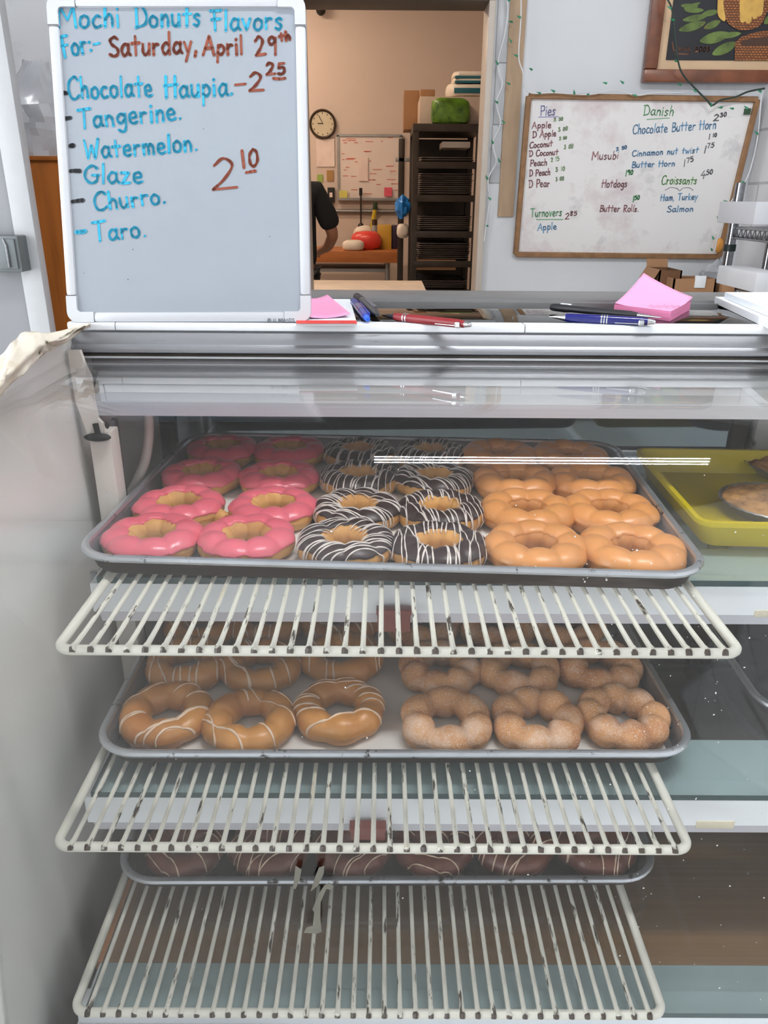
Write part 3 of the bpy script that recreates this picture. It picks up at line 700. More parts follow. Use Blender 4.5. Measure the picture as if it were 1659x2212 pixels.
nk = add((0, .012, 1.46), .05, ub); hd0 = add((0, .03, 1.55), .065, nk); hd1 = add((0, .03, 1.64), .085, hd0); hd2 = add((0, .02, 1.71), .06, hd1)
add((0, .125, 1.575), .014, hd0)
add((.082, .02, 1.60), .014, hd0); add((-.082, .02, 1.60), .014, hd0)
for sx in (1, -1):
    sh = add((sx*.165, 0, 1.38), .058, ub); el = add((sx*.275, .03, 1.12), .040, sh); fa = add((sx*.23, .17, 1.04), .034, el); wr = add((sx*.16, .30, 1.0), .025, fa); pm = add((sx*.135, .36, .985), (.030, .018), wr)
    for k, (dx, ln) in enumerate(((-.026, .058), (-.009, .068), (.009, .064), (.025, .05))):
        f1 = add((sx*(.128+dx*1.0), .405, .982), .0085, pm); f2 = add((sx*(.125+dx), .405+ln*.5, .972), .008, f1); add((sx*(.122+dx), .405+ln*.8, .952), .007, f2)
    t1 = add((sx*.10, .355, .975), .0095, pm); add((sx*.085, .385, .965), .008, t1)
    hp = add((sx*.09, 0, .88), .085, pel); kn = add((sx*.10, .01, .49), .055, hp); an = add((sx*.10, -.01, .09), .036, kn); add((sx*.11, .13, .035), .034, an)
skin_obj('body', V, E_, Rr, skin_m, pn)
V = []; E_ = []; Rr = []
b0 = add((0, 0, .86), (.195, .15)); b1 = add((0, 0, 1.05), (.18, .135), b0); b2 = add((0, 0, 1.24), (.185, .135), b1); b3 = add((0, 0, 1.355), (.15, .11), b2); add((0, .01, 1.425), .075, b3)
for sx in (1, -1):
    s1 = add((sx*.17, 0, 1.372), .076, b3); s2 = add((sx*.235, .012, 1.24), .074, s1); add((sx*.272, .022, 1.145), .072, s2)
skin_obj('shirt', V, E_, Rr, shirt_m, pn)
V = []; E_ = []; Rr = []
b0 = add((0, 0, .93), (.165, .125))
for sx in (1, -1): h1 = add((sx*.095, 0, .84), .10, b0); k1 = add((sx*.10, .01, .48), .078, h1); add((sx*.10, -.005, .07), .062, k1)
skin_obj('trousers', V, E_, Rr, pants_m, pn)
MB().ball((0, .01, 1.675), .098, 18, (1, 1.08, .92), wob=.08).obj('hair', hair_m, pn)
for sx in (1, -1): MB().box((sx*.11, .06, .045), (.10, .27, .09), .03).obj('shoe', mt['black'], pn)
for sx in (1, -1): MB().ball((sx*.032, .108, 1.605), .011, 10).obj('eye', mt['black'], pn)
MB().tube([(-.024, .112, 1.535), (0, .117, 1.533), (.024, .112, 1.535)], .006, 8).obj('mouth', M('lips', rgb(130, 76, 66), .5), pn)

# ================================================================ BACK WALL OF THE SHOP
def beam(mb, p, q, w_, t, nrm, mi=0):
    p, q = Vector(p), Vector(q); d = (q-p); L = d.length; d.normalize(); n = Vector(nrm).normalized(); s = n.cross(d).normalized()
    m = Matrix(((d.x, s.x, n.x, (p.x+q.x)/2), (d.y, s.y, n.y, (p.y+q.y)/2), (d.z, s.z, n.z, (p.z+q.z)/2), (0, 0, 0, 1)))
    bm = bmesh.new(); bmesh.ops.create_cube(bm, size=1)
    for v in bm.verts: v.co = Vector((v.co.x*L, v.co.y*w_, v.co.z*t))
    bmesh.ops.bevel(bm, geom=bm.edges[:], offset=min(.003, .3*min(w_, t)), segments=1, affect='EDGES'); bm.transform(m); bm.verts.index_update()
    mb.add([v.co for v in bm.verts], [[v.index for v in f.verts] for f in bm.faces], mi); bm.free()
# wall whiteboard, top edge hanging a little off the wall
tl, tr_, bl, br_ = onY(1142, 207, 3.43), onY(1635, 215, 3.43), onY(1113.5, 549, 3.485), onY(1552, 554, 3.485)
wb = tag(empty('whiteboard', (0, 0, 0)), 'large whiteboard in a tan wood frame with faded pastry menu', 'whiteboard')
vv = ((tl+tr_)-(bl+br_)).normalized(); uu = (br_-bl).normalized(); vv = (vv-uu*vv.dot(uu)).normalized(); nn = uu.cross(vv).normalized()
if nn.y > 0: nn = -nn
WB = Board(bl.copy(), uu, vv, nn)
mt['wb_surface'] = M('smudged whiteboard enamel', rgb(230, 228, 226), .3, var=.03, vs=3, stains=((rgb(160, 160, 164), 5.0, .58, .80, None), (rgb(206, 190, 192), 4.2, .56, .75, None)))
pm_ = MB(); back = -nn*.012
cs = [tl, tr_, br_, bl]
pm_.add([c_ for c_ in cs]+[c_+back for c_ in cs], [(0, 1, 2, 3), (7, 6, 5, 4), (0, 4, 5, 1), (1, 5, 6, 2), (2, 6, 7, 3), (3, 7, 4, 0)])
pm_.obj('panel', mt['wb_surface'], wb, smooth=False)
for p_, q_ in ((tl, tr_), (bl, br_), (tl, bl), (tr_, br_)):
    fb = MB(); beam(fb, p_+nn*.002, q_+nn*.002, .021, .026, nn); fb.obj('frame_strip', mt['wood_frame'], wb)
inks = {'maroon': rgb(158, 116, 120), 'green': rgb(112, 168, 124), 'lime': rgb(116, 170, 100), 'blue': rgb(112, 156, 190), 'violet': rgb(150, 150, 190), 'grey': rgb(112, 112, 116), 'pgreen': rgb(176, 200, 164), 'dgreen': rgb(60, 140, 84)}
inkm = {k: M('faded %s marker' % k, v, .6, var=.12, vs=40) for k, v in inks.items()}
texts = {
 'maroon': [('Apple', (1149, 278), (1190, 276), 14), ('D Apple', (1150, 298), (1201, 294), 14), ('Coconut', (1144, 320), (1193, 316), 13), ('D Coconut', (1143, 338), (1205, 334), 13), ('Peach', (1145, 359), (1181, 357), 14), ('D Peach', (1143, 381), (1188, 378), 14), ('D Pear', (1142, 406), (1187, 403), 16),
            ('Musubi', (1278, 346), (1335, 343), 17), ('Hotdogs', (1299, 405), (1354, 404), 16), ('Butter Rolls.', (1295, 457), (1379, 457), 14), ('2', (1220, 474), (1229, 474), 14), ('85', (1231, 466), (1246, 465), 9)],
 'violet': [('Pies', (1167, 250), (1199, 249), 22)],
 'green': [('Danish', (1389, 249), (1454, 250), 21), ('Turnovers', (1146, 469), (1213, 466), 18)],
 'lime': [('Croissants', (1428, 398), (1504, 398), 18)],
 'dgreen': [('1', (1350, 381), (1353, 381), 13), ('90', (1355, 378), (1367, 377), 10), ('1', (1366, 436), (1369, 436), 12), ('50', (1370, 432), (1381, 431), 9)],
 'blue': [('Chocolate Butter Horn', (1366, 290), (1546, 278), 20), ('Cinnamon nut twist', (1365, 338), (1508, 330), 13), ('Butter Horn', (1364, 362), (1457, 359), 13), ('Ham, Turkey', (1426, 434), (1506, 431), 14), ('Salmon', (1440, 458), (1497, 457), 13), ('Apple', (1161, 498), (1202, 495), 15), ('2 50', (1331, 326), (1354, 321), 7)],
 'grey': [('2', (1540, 261), (1552, 261), 13), ('30', (1555, 253), (1569, 251), 9), ('1', (1530, 301), (1533, 301), 11), ('10', (1539, 296), (1548, 295), 8), ('1', (1520, 331), (1523, 331), 16), ('75', (1527, 320), (1542, 318), 10), ('1', (1476, 360), (1479, 360), 15), ('75', (1483, 352), (1498, 348), 11), ('4', (1512, 386), (1523, 386), 16), ('50', (1525, 378), (1539, 376), 10)],
 'pgreen': [('2 50', (1196, 262), (1216, 260), 7), ('3 00', (1206, 284), (1226, 281), 8), ('2 50', (1208, 302), (1224, 300), 6), ('3 00', (1218, 322), (1238, 320), 9), ('2 75', (1190, 350), (1208, 347), 9), ('3 10', (1200, 371), (1220, 368), 9), ('3 00', (1200, 391), (1218, 389), 8)]}
for k, lst in texts.items():
    tm = MB()
    for (s_, a_, b2_, hp_) in lst: write(tm, WB, s_, a_, b2_, hp_, .0042, .0012, .03)
    if k == 'violet': line(tm, WB, [(1164, 253), (1206, 252)], .003, .0012)
    if k == 'green': line(tm, WB, [(1397, 258), (1446, 255)], .003, .0012); line(tm, WB, [(1158, 474), (1216, 474)], .003, .0012)
    if k == 'grey': line(tm, WB, [(1436, 411), (1448, 405), (1462, 407), (1468, 412), (1476, 406), (1490, 406), (1497, 411)], .0022, .0012, True)
    tm.obj('lettering', inkm[k], wb, smooth=False)
g_ = MB()
c = onPlane(1613, 241, WB.o, WB.n); g_.box(c+nn*.005, (.024, .008, .022)); g_.obj('clip', M('small green clip', rgb(44, 76, 50), .5), wb)
c = onPlane(1551, 529, WB.o, WB.n)
tag(MB().ball(c+nn*.014, .02, 14, (.9, .55, 1.5), wob=.05).obj('magnet', M('orange leaf magnet', rgb(204, 140, 60), .5, var=.2, vs=30)), 'small orange oval magnet near the lower right whiteboard corner', 'magnet')

# framed painting, upper right
pf = tag(empty('picture_frame', (0, 0, 0)), 'brown wooden framed painting of baskets and leaves above the whiteboard', 'painting')
YP = 3.47
a = onY(1386, 179, YP); wd, hg = .72, .56
x0, z0 = a.x, a.z
fw = onY(1417, 153, YP); mw = onY(1437, 130, YP); f1 = fw.x-x0; m1 = mw.x-x0
for (cx, cz, sx, sz) in ((x0+wd/2, z0+f1*.45, wd, f1*.9), (x0+wd/2, z0+hg-f1*.45, wd, f1*.9), (x0+f1*.5, z0+hg/2, f1, hg-1.8*f1), (x0+wd-f1*.5, z0+hg/2, f1, hg-1.8*f1)):
    b_ = MB(); b_.box((cx, YP, cz), (sx, .045, sz), .008); b_.obj('frame_rail', mt['wood_pic'], pf)
MB().box((x0+wd/2, YP+.004, z0+hg/2), (wd-2*f1+.01, .02, hg-1.8*f1+.01)).obj('mat_board', M('cream mat board', rgb(206, 176, 142), .7, var=.03), pf)
MB().box((x0+wd/2, YP+.0, z0+hg/2), (wd-2*m1, .02, hg-1.9*m1)).obj('canvas', M('near black painted ground', rgb(24, 26, 32), .5, var=.3, vs=6), pf)
PB = Board(Vector((x0, YP-.0102, z0)), Vector((1, 0, 0)), Vector((0, 0, 1)), Vector((0, -1, 0)))
def flat_poly(mb, bd, pxs, lift, sm=True):
    P = [bd.uv(*p) for p in pxs]
    if sm: P = [Vector((q.x, q.y)) for q in smooth_pts([Vector((p.x, p.y, 0)) for p in P], 5, True)]
    mb.add([bd.xyz(p, lift) for p in P], [tuple(range(len(P)))])
lf = MB()
for k, (tx, ty, bx_, by_, wv) in enumerate(((1470, 12, 1508, 14, 10), (1478, 22, 1520, 22, 11), (1474, 44, 1528, 34, 13), (1466, 66, 1524, 48, 17), (1515, 32, 1552, 24, 12), (1520, 62, 1556, 45, 14), (1511, 90, 1575, 72, 22), (1538, 118, 1590, 92, 20), (1552, 80, 1600, 72, 12), (1650, 52, 1672, 30, 14), (1476, 20, 1512, 6, 8))):
    dx, dy = bx_-tx, by_-ty; L = math.hypot(dx, dy); nx, ny = -dy/L, dx/L
    flat_poly(lf, PB, [(tx, ty), (tx+dx*.3+nx*wv*.5, ty+dy*.3+ny*wv*.5), (tx+dx*.7+nx*wv*.5, ty+dy*.7+ny*wv*.5), (bx_, by_), (tx+dx*.7-nx*wv*.45, ty+dy*.7-ny*wv*.45), (tx+dx*.3-nx*wv*.45, ty+dy*.3-ny*wv*.45)], .001+k*.0002)
lf.obj('painted_leaves', M('painted green leaves', rgb(92, 112, 52), .55, var=.5, vs=22, stains=((rgb(168, 150, 66), 16, .58, .75, None),)), pf, smooth=False)
bsk = MB()
flat_poly(bsk, PB, [(1557, -30), (1562, 20), (1570, 48), (1590, 63), (1612, 66), (1640, 56), (1655, 30), (1672, -10), (1672, -30)], .0036)
flat_poly(bsk, PB, [(1587, 92), (1600, 80), (1630, 70), (1690, 62), (1690, 131), (1586, 131)], .0036, False)
def weave(name):
    m = M(name, rgb(150, 88, 44), .6); nt = m.node_tree; N = nt.nodes; L = nt.links; b = N['Principled BSDF']
    tc = N.new('ShaderNodeTexCoord'); sx = N.new('ShaderNodeSeparateXYZ'); cx = N.new('ShaderNodeCombineXYZ'); L.new(tc.outputs['Object'], sx.inputs[0]); L.new(sx.outputs[0], cx.inputs[0]); L.new(sx.outputs[2], cx.inputs[1])
    k = N.new('ShaderNodeTexBrick'); k.inputs['Scale'].default_value = 1; k.inputs['Brick Width'].default_value = .013; k.inputs['Row Height'].default_value = .0085; k.inputs['Mortar Size'].default_value = .0016
    k.inputs['Color1'].default_value = rgb(168, 106, 56); k.inputs['Color2'].default_value = rgb(140, 84, 42); k.inputs['Mortar'].default_value = rgb(78, 42, 20)
    L.new(cx.outputs[0], k.inputs['Vector']); L.new(k.outputs[0], b.inputs['Base Color']); return m
bsk.obj('painted_baskets', weave('painted woven basket'), pf, smooth=False)
hol = MB(); flat_poly(hol, PB, [(1598, 92), (1620, 84), (1690, 78), (1690, 97), (1640, 98), (1608, 100)], .0044); hol.obj('painted_basket_opening', M('painted dark basket opening', rgb(70, 46, 32), .6), pf, smooth=False)
ban = MB()
for k, (x_, y_, h2) in enumerate(((1604, 48, 60), (1616, 50, 64), (1630, 40, 56), (1640, 34, 50))): flat_poly(ban, PB, [(x_-6, y_-h2), (x_-7, y_-14), (x_-5, y_), (x_+3, y_), (x_+7, y_-12), (x_+8, y_-h2)], .0046+k*.0003)
flat_poly(ban, PB, [(1552, -20), (1549, 26), (1556, 42), (1566, 44), (1562, 10), (1562, -20)], .0042)
ban.obj('painted_fruit', M('painted yellow fruit', rgb(206, 164, 82), .55, var=.15, vs=30), pf, smooth=False)
sg = MB(); line(sg, PB, [(1452, 92), (1456, 110), (1464, 102), (1468, 110), (1474, 103), (1480, 110), (1486, 103), (1490, 112), (1484, 117), (1460, 116)], .0035, .0014, True); write(sg, PB, '2003', (1499, 112), (1533, 111), 10, .0032, .0014)
sg.obj('signature', M('dull orange paint', rgb(176, 112, 82), .6), pf, smooth=False)

# string lights
def fairy(name, path, bulbs, y, cord_m, label, cr=.0035, seg=5):
    t = tag(empty(name, (0, 0, 0)), label, 'string lights')
    P = smooth_pts([onY(px, py, y) for px, py in path], seg)
    MB().tube(P, cr, 6).obj('cord', cord_m, t)
    bm_ = None; rnd = random.Random(len(bulbs))
    mesh = MB().tube([(0, 0, 0), (0, 0, .012), (0, 0, .014), (0, 0, .030)], [.0065, .006, .0048, .0015], 8).mesh('bulb', mt['bulb_green'])
    for px, py in bulbs:
        c_ = onY(px, py, y-.006)
        o = bpy.data.objects.new('bulb', mesh); COL.objects.link(o); o.parent = t; o.location = c_; o.scale = (.62, .62, .62)
        o.rotation_euler = (rnd.uniform(.6, 1.6), 0, rnd.uniform(-2.6, -.4))
    return t
mt['bulb_green'] = M('green mini bulb', rgb(36, 132, 92), .3, coat=.5, var=.2)
mt['cord_white'] = M('white lamp cord', rgb(214, 216, 218), .5); mt['cord_green'] = M('dark green lamp cord', rgb(34, 52, 44), .5)
def c3(*p): return [(1050+x/2.724, y/2.724) for x, y in p]
fairy('string_light', c3((118, -40), (128, 60), (110, 200), (70, 378), (95, 495), (60, 605), (85, 728), (40, 843), (60, 953), (12, 1053), (20, 1175), (0, 1330), (-12, 1420)), c3((140, 5), (155, 130), (150, 250), (70, 378), (140, 495), (70, 605), (110, 728), (40, 843), (80, 953), (10, 1053), (30, 1175), (10, 1330)), 3.46, mt['cord_white'], 'white string lights with green bulbs running down beside the doorway', .0028)
fairy('string_light', c3((205, -30), (205, 105), (192, 330), (215, 420), (250, 540), (405, 545), (605, 556), (760, 530), (885, 560), (1000, 545), (1160, 545)), c3((205, 105), (185, 330), (270, 410), (320, 550), (405, 540), (520, 552), (605, 555), (710, 490), (810, 490), (885, 565)), 3.40, mt['cord_white'], 'white string lights with green bulbs along the whiteboard top edge', .0025)
fairy('string_light', c3((1060, -20), (1095, 60), (1110, 200), (1130, 360), (1160, 440), (1230, 520), (1300, 590), (1330, 620), (1380, 590), (1470, 570), (1540, 540), (1640, 520)), c3((1090, 50), (1110, 120), (1120, 360), (1150, 500), (1240, 540), (1325, 625), (1390, 632), (1455, 640), (1540, 640), (1620, 540)), 3.39, mt['cord_green'], 'dark green string lights draped over the painting corner', .0035)
fairy('string_light', c3((1620, 560), (1600, 790), (1560, 980), (1520, 1075), (1440, 1190), (1400, 1295), (1360, 1408), (1345, 1480)), c3((1600, 790), (1520, 1075), (1420, 1190), (1370, 1295), (1480, 1280), (1340, 1408), (1330, 1473)), 3.36, mt['cord_white'], 'string lights hanging down the whiteboard right side by the chrome post', .0025)

# chrome shelving unit at the right
sh = tag(empty('shelving_unit', (0, 0, 0)), 'chrome wire shelving unit beside the whiteboard', 'shelving')
YS = 3.12
a = onY(1602, 395, YS); b = onY(1566, 587, YS); px_ = (a.x+b.x)/2; zsh = onY(1588, 492, YS).z
MB().tube([(px_, YS, 0), (px_, YS, a.z)], .018, 12).obj('post', mt['chrome'], sh); MB().tube([(1.49, YS, 0), (1.49, YS, a.z)], .016, 12).obj('post', mt['chrome'], sh)
MB().tube([(px_, 2.35, 0), (px_, 2.35, zsh+.03)], .016, 12).obj('post', mt['chrome'], sh)
zl = onY(1640, 640, 2.75).z
for z in (zsh, zl):
    s_ = MB()
    for dz in (0, -.035):
        for p_, q_ in (((px_, YS, z+dz), (1.5, YS, z+dz)), ((px_, YS, z+dz), (px_, 2.35, z+dz)), ((px_, 2.35, z+dz), (1.5, 2.35, z+dz))): s_.tube([p_, q_], .005, 6)
    for k in range(22): yy = 2.37+k*.034; s_.tube([(px_, yy, z+.003), (1.5, yy, z+.003)], .0025, 5)
    for k in range(20): yy = 2.36+k*.038; s_.tube([(px_, yy, z), (px_, yy+.019, z-.035), (px_, yy+.038, z)], .0022, 5)
    s_.obj('wire_shelf', mt['chrome'], sh)
MB().tube([(px_, YS, zsh-.085), (px_, YS, zsh-.06)], .022, 12).obj('collar', M('dark green collar', rgb(22, 40, 36), .5), sh)
kbox('carton', 1626, 436, 1700, 486, 2.72, .3, M('plain white carton', rgb(206, 207, 212), .7, var=.03), 'plain white carton standing on the chrome shelf', 'carton', .004)
kbox('carton', 1628, 590, 1700, 632, 2.5, .3, M('white card carton', rgb(216, 218, 222), .7, var=.03), 'white carton on the lower chrome shelf behind the counter', 'carton', .004)
# cardboard boxes on a low side table
zt = onY(1500, 642, 3.1).z-.02
stb = tag(empty('side_table', (1.2, 3.18, 0)), 'low steel side table under the cardboard boxes by the back wall', 'table')
MB().box((-.07, -.02, zt-.02), (.40, .42, .04), .004).obj('tabletop', mt['alu_dark'], stb)
for sx in (-.24, .1):
    for sy in (-.2, .15): MB().tube([(sx, sy, 0), (sx, sy, zt-.04)], .018, 8).obj('leg', mt['alu_dark'], stb)
def open_box(cx, cy, z, wx, wy, h, m, label, flaps=True, rz=0.0, t=.006):
    r_ = tag(empty('cardboard_box', (cx, cy, z), rz), label, 'box')
    bd_ = MB(); bd_.box((0, 0, t/2), (wx, wy, t))
    for sx in (-1, 1): bd_.box((sx*(wx-t)/2, 0, h/2), (t, wy, h))
    for sy in (-1, 1): bd_.box((0, sy*(wy-t)/2, h/2), (wx, t, h))
    bd_.obj('body', m, r_, smooth=False)
    if flaps:
        fl = MB(); fl.box((-wx/2-.012, 0, h-.020), (.05, wy*.96, .004), rot=Matrix.Rotation(R(-62), 4, 'Y')); fl.obj('flap', mt['card'], r_, smooth=False)
        fl = MB(); fl.box((.0, wy/2+.008, h+.012), (wx*.96, .004, .04), rot=Matrix.Rotation(R(-20), 4, 'X')); fl.obj('flap', mt['card'], r_, smooth=False)
    return r_
a = onY(1423, 572, 3.1); b = onY(1462, 640, 3.1)
open_box((a.x+b.x)/2, 3.16, zt+.001, b.x-a.x, .16, a.z-zt-.02, mt['card_dark'], 'tall dark brown open cardboard box left of the others', True)
a = onY(1452, 602, 3.02); b = onY(1540, 640, 3.02)
open_box((a.x+b.x)/2, 3.07, zt+.001, b.x-a.x-.004, .13, a.z-zt, mt['card'], 'low tan cardboard box with a cut out front', False)
a = onY(1556, 612, 3.0); b = onY(1590, 640, 3.0)
kbox('cardboard_box', 1557, 612, 1590, 643, 2.99, .10, 'card', 'small closed tan carton at the right end of the boxes', 'box', .006)
kbox('dispenser_box', 1500, 596, 1527, 622, 3.0, .012, 'paper_white', 'white paper box standing in the low cardboard box', 'box', .002)
blob('plastic_wrap', 1526, 572, 1590, 622, 3.12, .12, 'clear_bag', 'crumpled clear plastic wrap over the cardboard boxes', 'wrap', 2.2, .55)

# ================================================================ LEFT SIDE
a = onY(60, 345, 2.42); zc = a.z
cb_ = tag(empty('wooden_cabinet', (0, 0, 0)), 'tall orange varnished wooden cabinet behind the menu board', 'cabinet')
MB().box((-.80, 2.66, zc/2), (.62, .48, zc), .006).obj('body', mt['wood_orange'], cb_)
MB().box((-.80, 2.66, zc+.004), (.64, .50, .012), .003).obj('top_board', mt['wood_orange'], cb_)
bg = onY(84, 343, 2.5)
def bagfn(i, j):
    v = j/15; u = 2*math.pi*i/28
    top = onY(88, 128, 2.5); 
    zz = (zc+.011)+v*(top.z-zc-.01)
    wdt = (.075+.045*math.sin(math.pi*min(1, v*1.1)))*(1-.55*v**3)
    k = 1+.35*mnoise.noise(Vector((math.cos(u)*2.0, math.sin(u)*2.0, v*5)))+.16*mnoise.noise(Vector((math.cos(u)*5, math.sin(u)*5, v*12)))
    return (bg.x+.02+.01*math.sin(v*6)+math.cos(u)*wdt*k, 2.54+math.sin(u)*wdt*.8*k, zz+.012*mnoise.noise(Vector((u, v*4, 3))))
bo = MB().grid(bagfn, 28, 16, True); 
tag(bo.obj('plastic_bag', mt['clear_bag'], ang=25), 'clear crumpled plastic bag on top of the orange cabinet', 'bag')
gb = onY(38, 508, 1.93); g2 = onY(45, 586, 1.93)
ub_ = tag(empty('utility_box', ((gb.x+.06-.16), 1.934, (gb.z+g2.z)/2)), 'grey metal electrical box on the wall left of the post', 'electrical box')
MB().box((.055, 0, 0), (.11, .06, gb.z-g2.z), .005).obj('body', mt['box_grey'], ub_)
MB().box((.055, -.033, 0), (.096, .006, gb.z-g2.z-.014), .002).obj('cover', mt['box_grey'], ub_)
MB().tube([(.078, -.037, .035), (.084, -.04, .02), (.084, -.04, -.03)], .003, 6).obj('latch', mt['chrome'], ub_)

# ================================================================ DISPLAY CASE
XL, XR = -.362, 1.45
CT = CZ-.134
case = tag(empty('display_case', (0, 0, 0)), 'curved glass bakery display case with an aluminium topped counter', 'display case')
prof = [(.900, .170), (.86, .1705), (.78, .1717), (.70, .173)]
for k in range(1, 49):
    t = R(90*k/48); prof.append((.70-.13*math.sin(t), .293-.12*math.cos(t)))
prof += [(.568, .35), (.561, .40), (.551, .45), (.533, .54), (.515, .63), (.497, .72), (.481, .80), (.471, .86)]
inner = []
for i in range(len(prof)):
    a_, b_ = prof[max(i-1, 0)], prof[min(i+1, len(prof)-1)]; L_ = math.hypot(b_[0]-a_[0], b_[1]-a_[1])
    inner.append((prof[i][0]+(b_[1]-a_[1])/L_*.005, prof[i][1]-(b_[0]-a_[0])/L_*.005))
MB().prism([(y, CZ-h) for y, h in prof+inner[::-1]], XL+.002, XR, 'x').obj('front_glass', mt['glass'], case, ang=35)
# end panels
ep = [(.90, CZ-.150)]+[(y-.00035*i-(.20*min(1, max(0, (h-.30)/.2))), CZ-h+max(.004, .018-.0006*i)) for i, (y, h) in enumerate(prof) if i]
poly = [(1.24, CZ-.150)]+ep+[(.30, CZ-.9), (.30, 0), (1.24, 0)]
MB().prism(poly, XL-.012, XL, 'x').obj('end_panel', mt['white_lam'], case, ang=30)
MB().prism(poly, XR, XR+.03, 'x').obj('end_panel', mt['white_lam'], case, ang=30)
capm = MB()
beam(capm, (XL-.008, ep[0][0], ep[0][1]+.002), (XL-.008, ep[4][0], ep[4][1]+.002), .018, .004, (0, 0, 1))
capm.obj('edge_cap', mt['alu'], case)
# top front rail
def ext(name, pts, m, x0=XL-.004, x1=XR+.03): return MB().prism([(y, CZ-h) for y, h in pts], x0, x1, 'x').obj(name, mt[m], case, ang=25)
ext('top_rail', [(.921, .136), (.901, .1436), (.8985, .1450), (.8955, .1495), (.8935, .1530), (.8925, .1570), (.8905, .1590), (.8890, .1600), (.8880, .1620), (.8880, .1650), (.8895, .1665), (.92, .172)], 'alu')
ext('rail_gap', [(.8895, .1675), (.8905, .1705), (.915, .174), (.915, .168)], 'gap_dark')  # dark mottled strip in the gap below the rail
ext('glass_trim', [(.8862, .1702), (.8860, .1722), (.893, .1728), (.893, .1705)], 'white_metal')
# white price rail in three lengths
e1 = onY(249, 706, .899).x; e2 = onY(1134, 710, .899).x
for x0, x1 in ((XL-.004, e1-.0006), (e1+.0006, e2-.0006), (e2+.0006, XR+.03)):
    ext('price_rail', [(.9215, .134), (.902, .1335), (.8990, .1345), (.8982, .137), (.8985, .1418), (.902, .1435), (.9215, .1435)], 'white_metal', x0, x1)
# counter glass and rear rail
MB().box(((XL+XR)/2, 1.008, CT-.004), (XR-XL, .190, .008), .001).obj('counter_glass', mt['glass_top'], case)
ext('rear_rail', [(1.098, .150), (1.098, .1325), (1.104, .1325), (1.105, .137), (1.128, .138), (1.129, .1315), (1.134, .130), (1.225, .130), (1.235, .134), (1.235, .150)], 'alu_dark')
ext('rail_groove', [(1.106, .1378), (1.127, .1378), (1.127, .1355), (1.106, .1355)], 'alu_dark')
# light hood under the counter
hy0, hz0 = .936, .1985
XH = onY(203, 840, .915).x
MB().prism([(hy0, CZ-hz0), (.9030, CZ-.2275), (.9035, CZ-.2290), (1.10, CZ-.2290), (1.10, CZ-hz0)], XH, XR-.01, 'x').obj('light_hood', mt['hood_metal'], case, ang=20)
MB().box(((XL+XR)/2, .950, CZ-.1862), (XR-XL, .006, .024)).obj('hood_gap_shade', mt['black'], case)  # black strip standing in for the shade in the gap above the hood
MB().prism([(.9022, CZ-.2285), (.9045, CZ-.2455), (1.10, CZ-.2455), (1.10, CZ-.2285)], XH+.003, XR-.01, 'x').obj('hood_lip', mt['lip_metal'], case, ang=20)
# left support: bracket, standard, slot, cord
YBK = .868
br_px = [(146, 757), (153, 806), (163, 868), (178, 908), (189, 938), (226, 940), (221, 915), (211, 905), (203, 870), (196, 815), (184, 790), (172, 757)]
P = [onY(x, y, YBK) for x, y in br_px]
MB().prism([(p.x, p.z) for p in P], YBK, YBK+.006, 'y').obj('bracket', mt['post_metal'], case, ang=30)
a = onY(189, 936, .866); b = onY(236, 936, .866)
MB().box(((a.x+b.x)/2, .883, (a.z+CZ-.86)/2), (b.x-a.x, .030, a.z-CZ+.86), .002).obj('shelf_standard', mt['post_metal'], case)
s0 = onY(200, 915, .866); s1 = onY(208, 946, .862)
MB().box((s0.x+.004, YBK-.001, (s0.z+s1.z)/2), (.006, .004, s0.z-s1.z), rot=Matrix.Rotation(R(-8), 4, 'Y')).obj('slot', mt['black'], case)
s0 = onY(210, 947, .864)
MB().ball((s0.x, .865, s0.z+.001), .011, 14, (1.5, .5, .45)).obj('standard_socket', mt['black'], case)
s0 = onY(228, 921, .862); MB().ball((s0.x, YBK-.001, s0.z), .0035, 10, (.8, .5, 1.3)).obj('screw', mt['black'], case)
a = onY(246, 905, .93); MB().box((a.x, .93, (a.z+CZ-.86)/2), (.006, .012, a.z-CZ+.86)).obj('inner_strip', mt['alu'], case)
cp = [onY(318, 880, .985), onY(322, 925, .985), onY(316, 985, .975), onY(300, 1030, .965), onY(283, 1065, .955), onY(268, 1095, .945), onY(256, 1130, .935), (-.352, .93, CZ-.43), (-.352, .93, CZ-.86)]
MB().tube(smooth_pts(cp, 6), .0066, 10).obj('lamp_cord', mt['cord'], case)
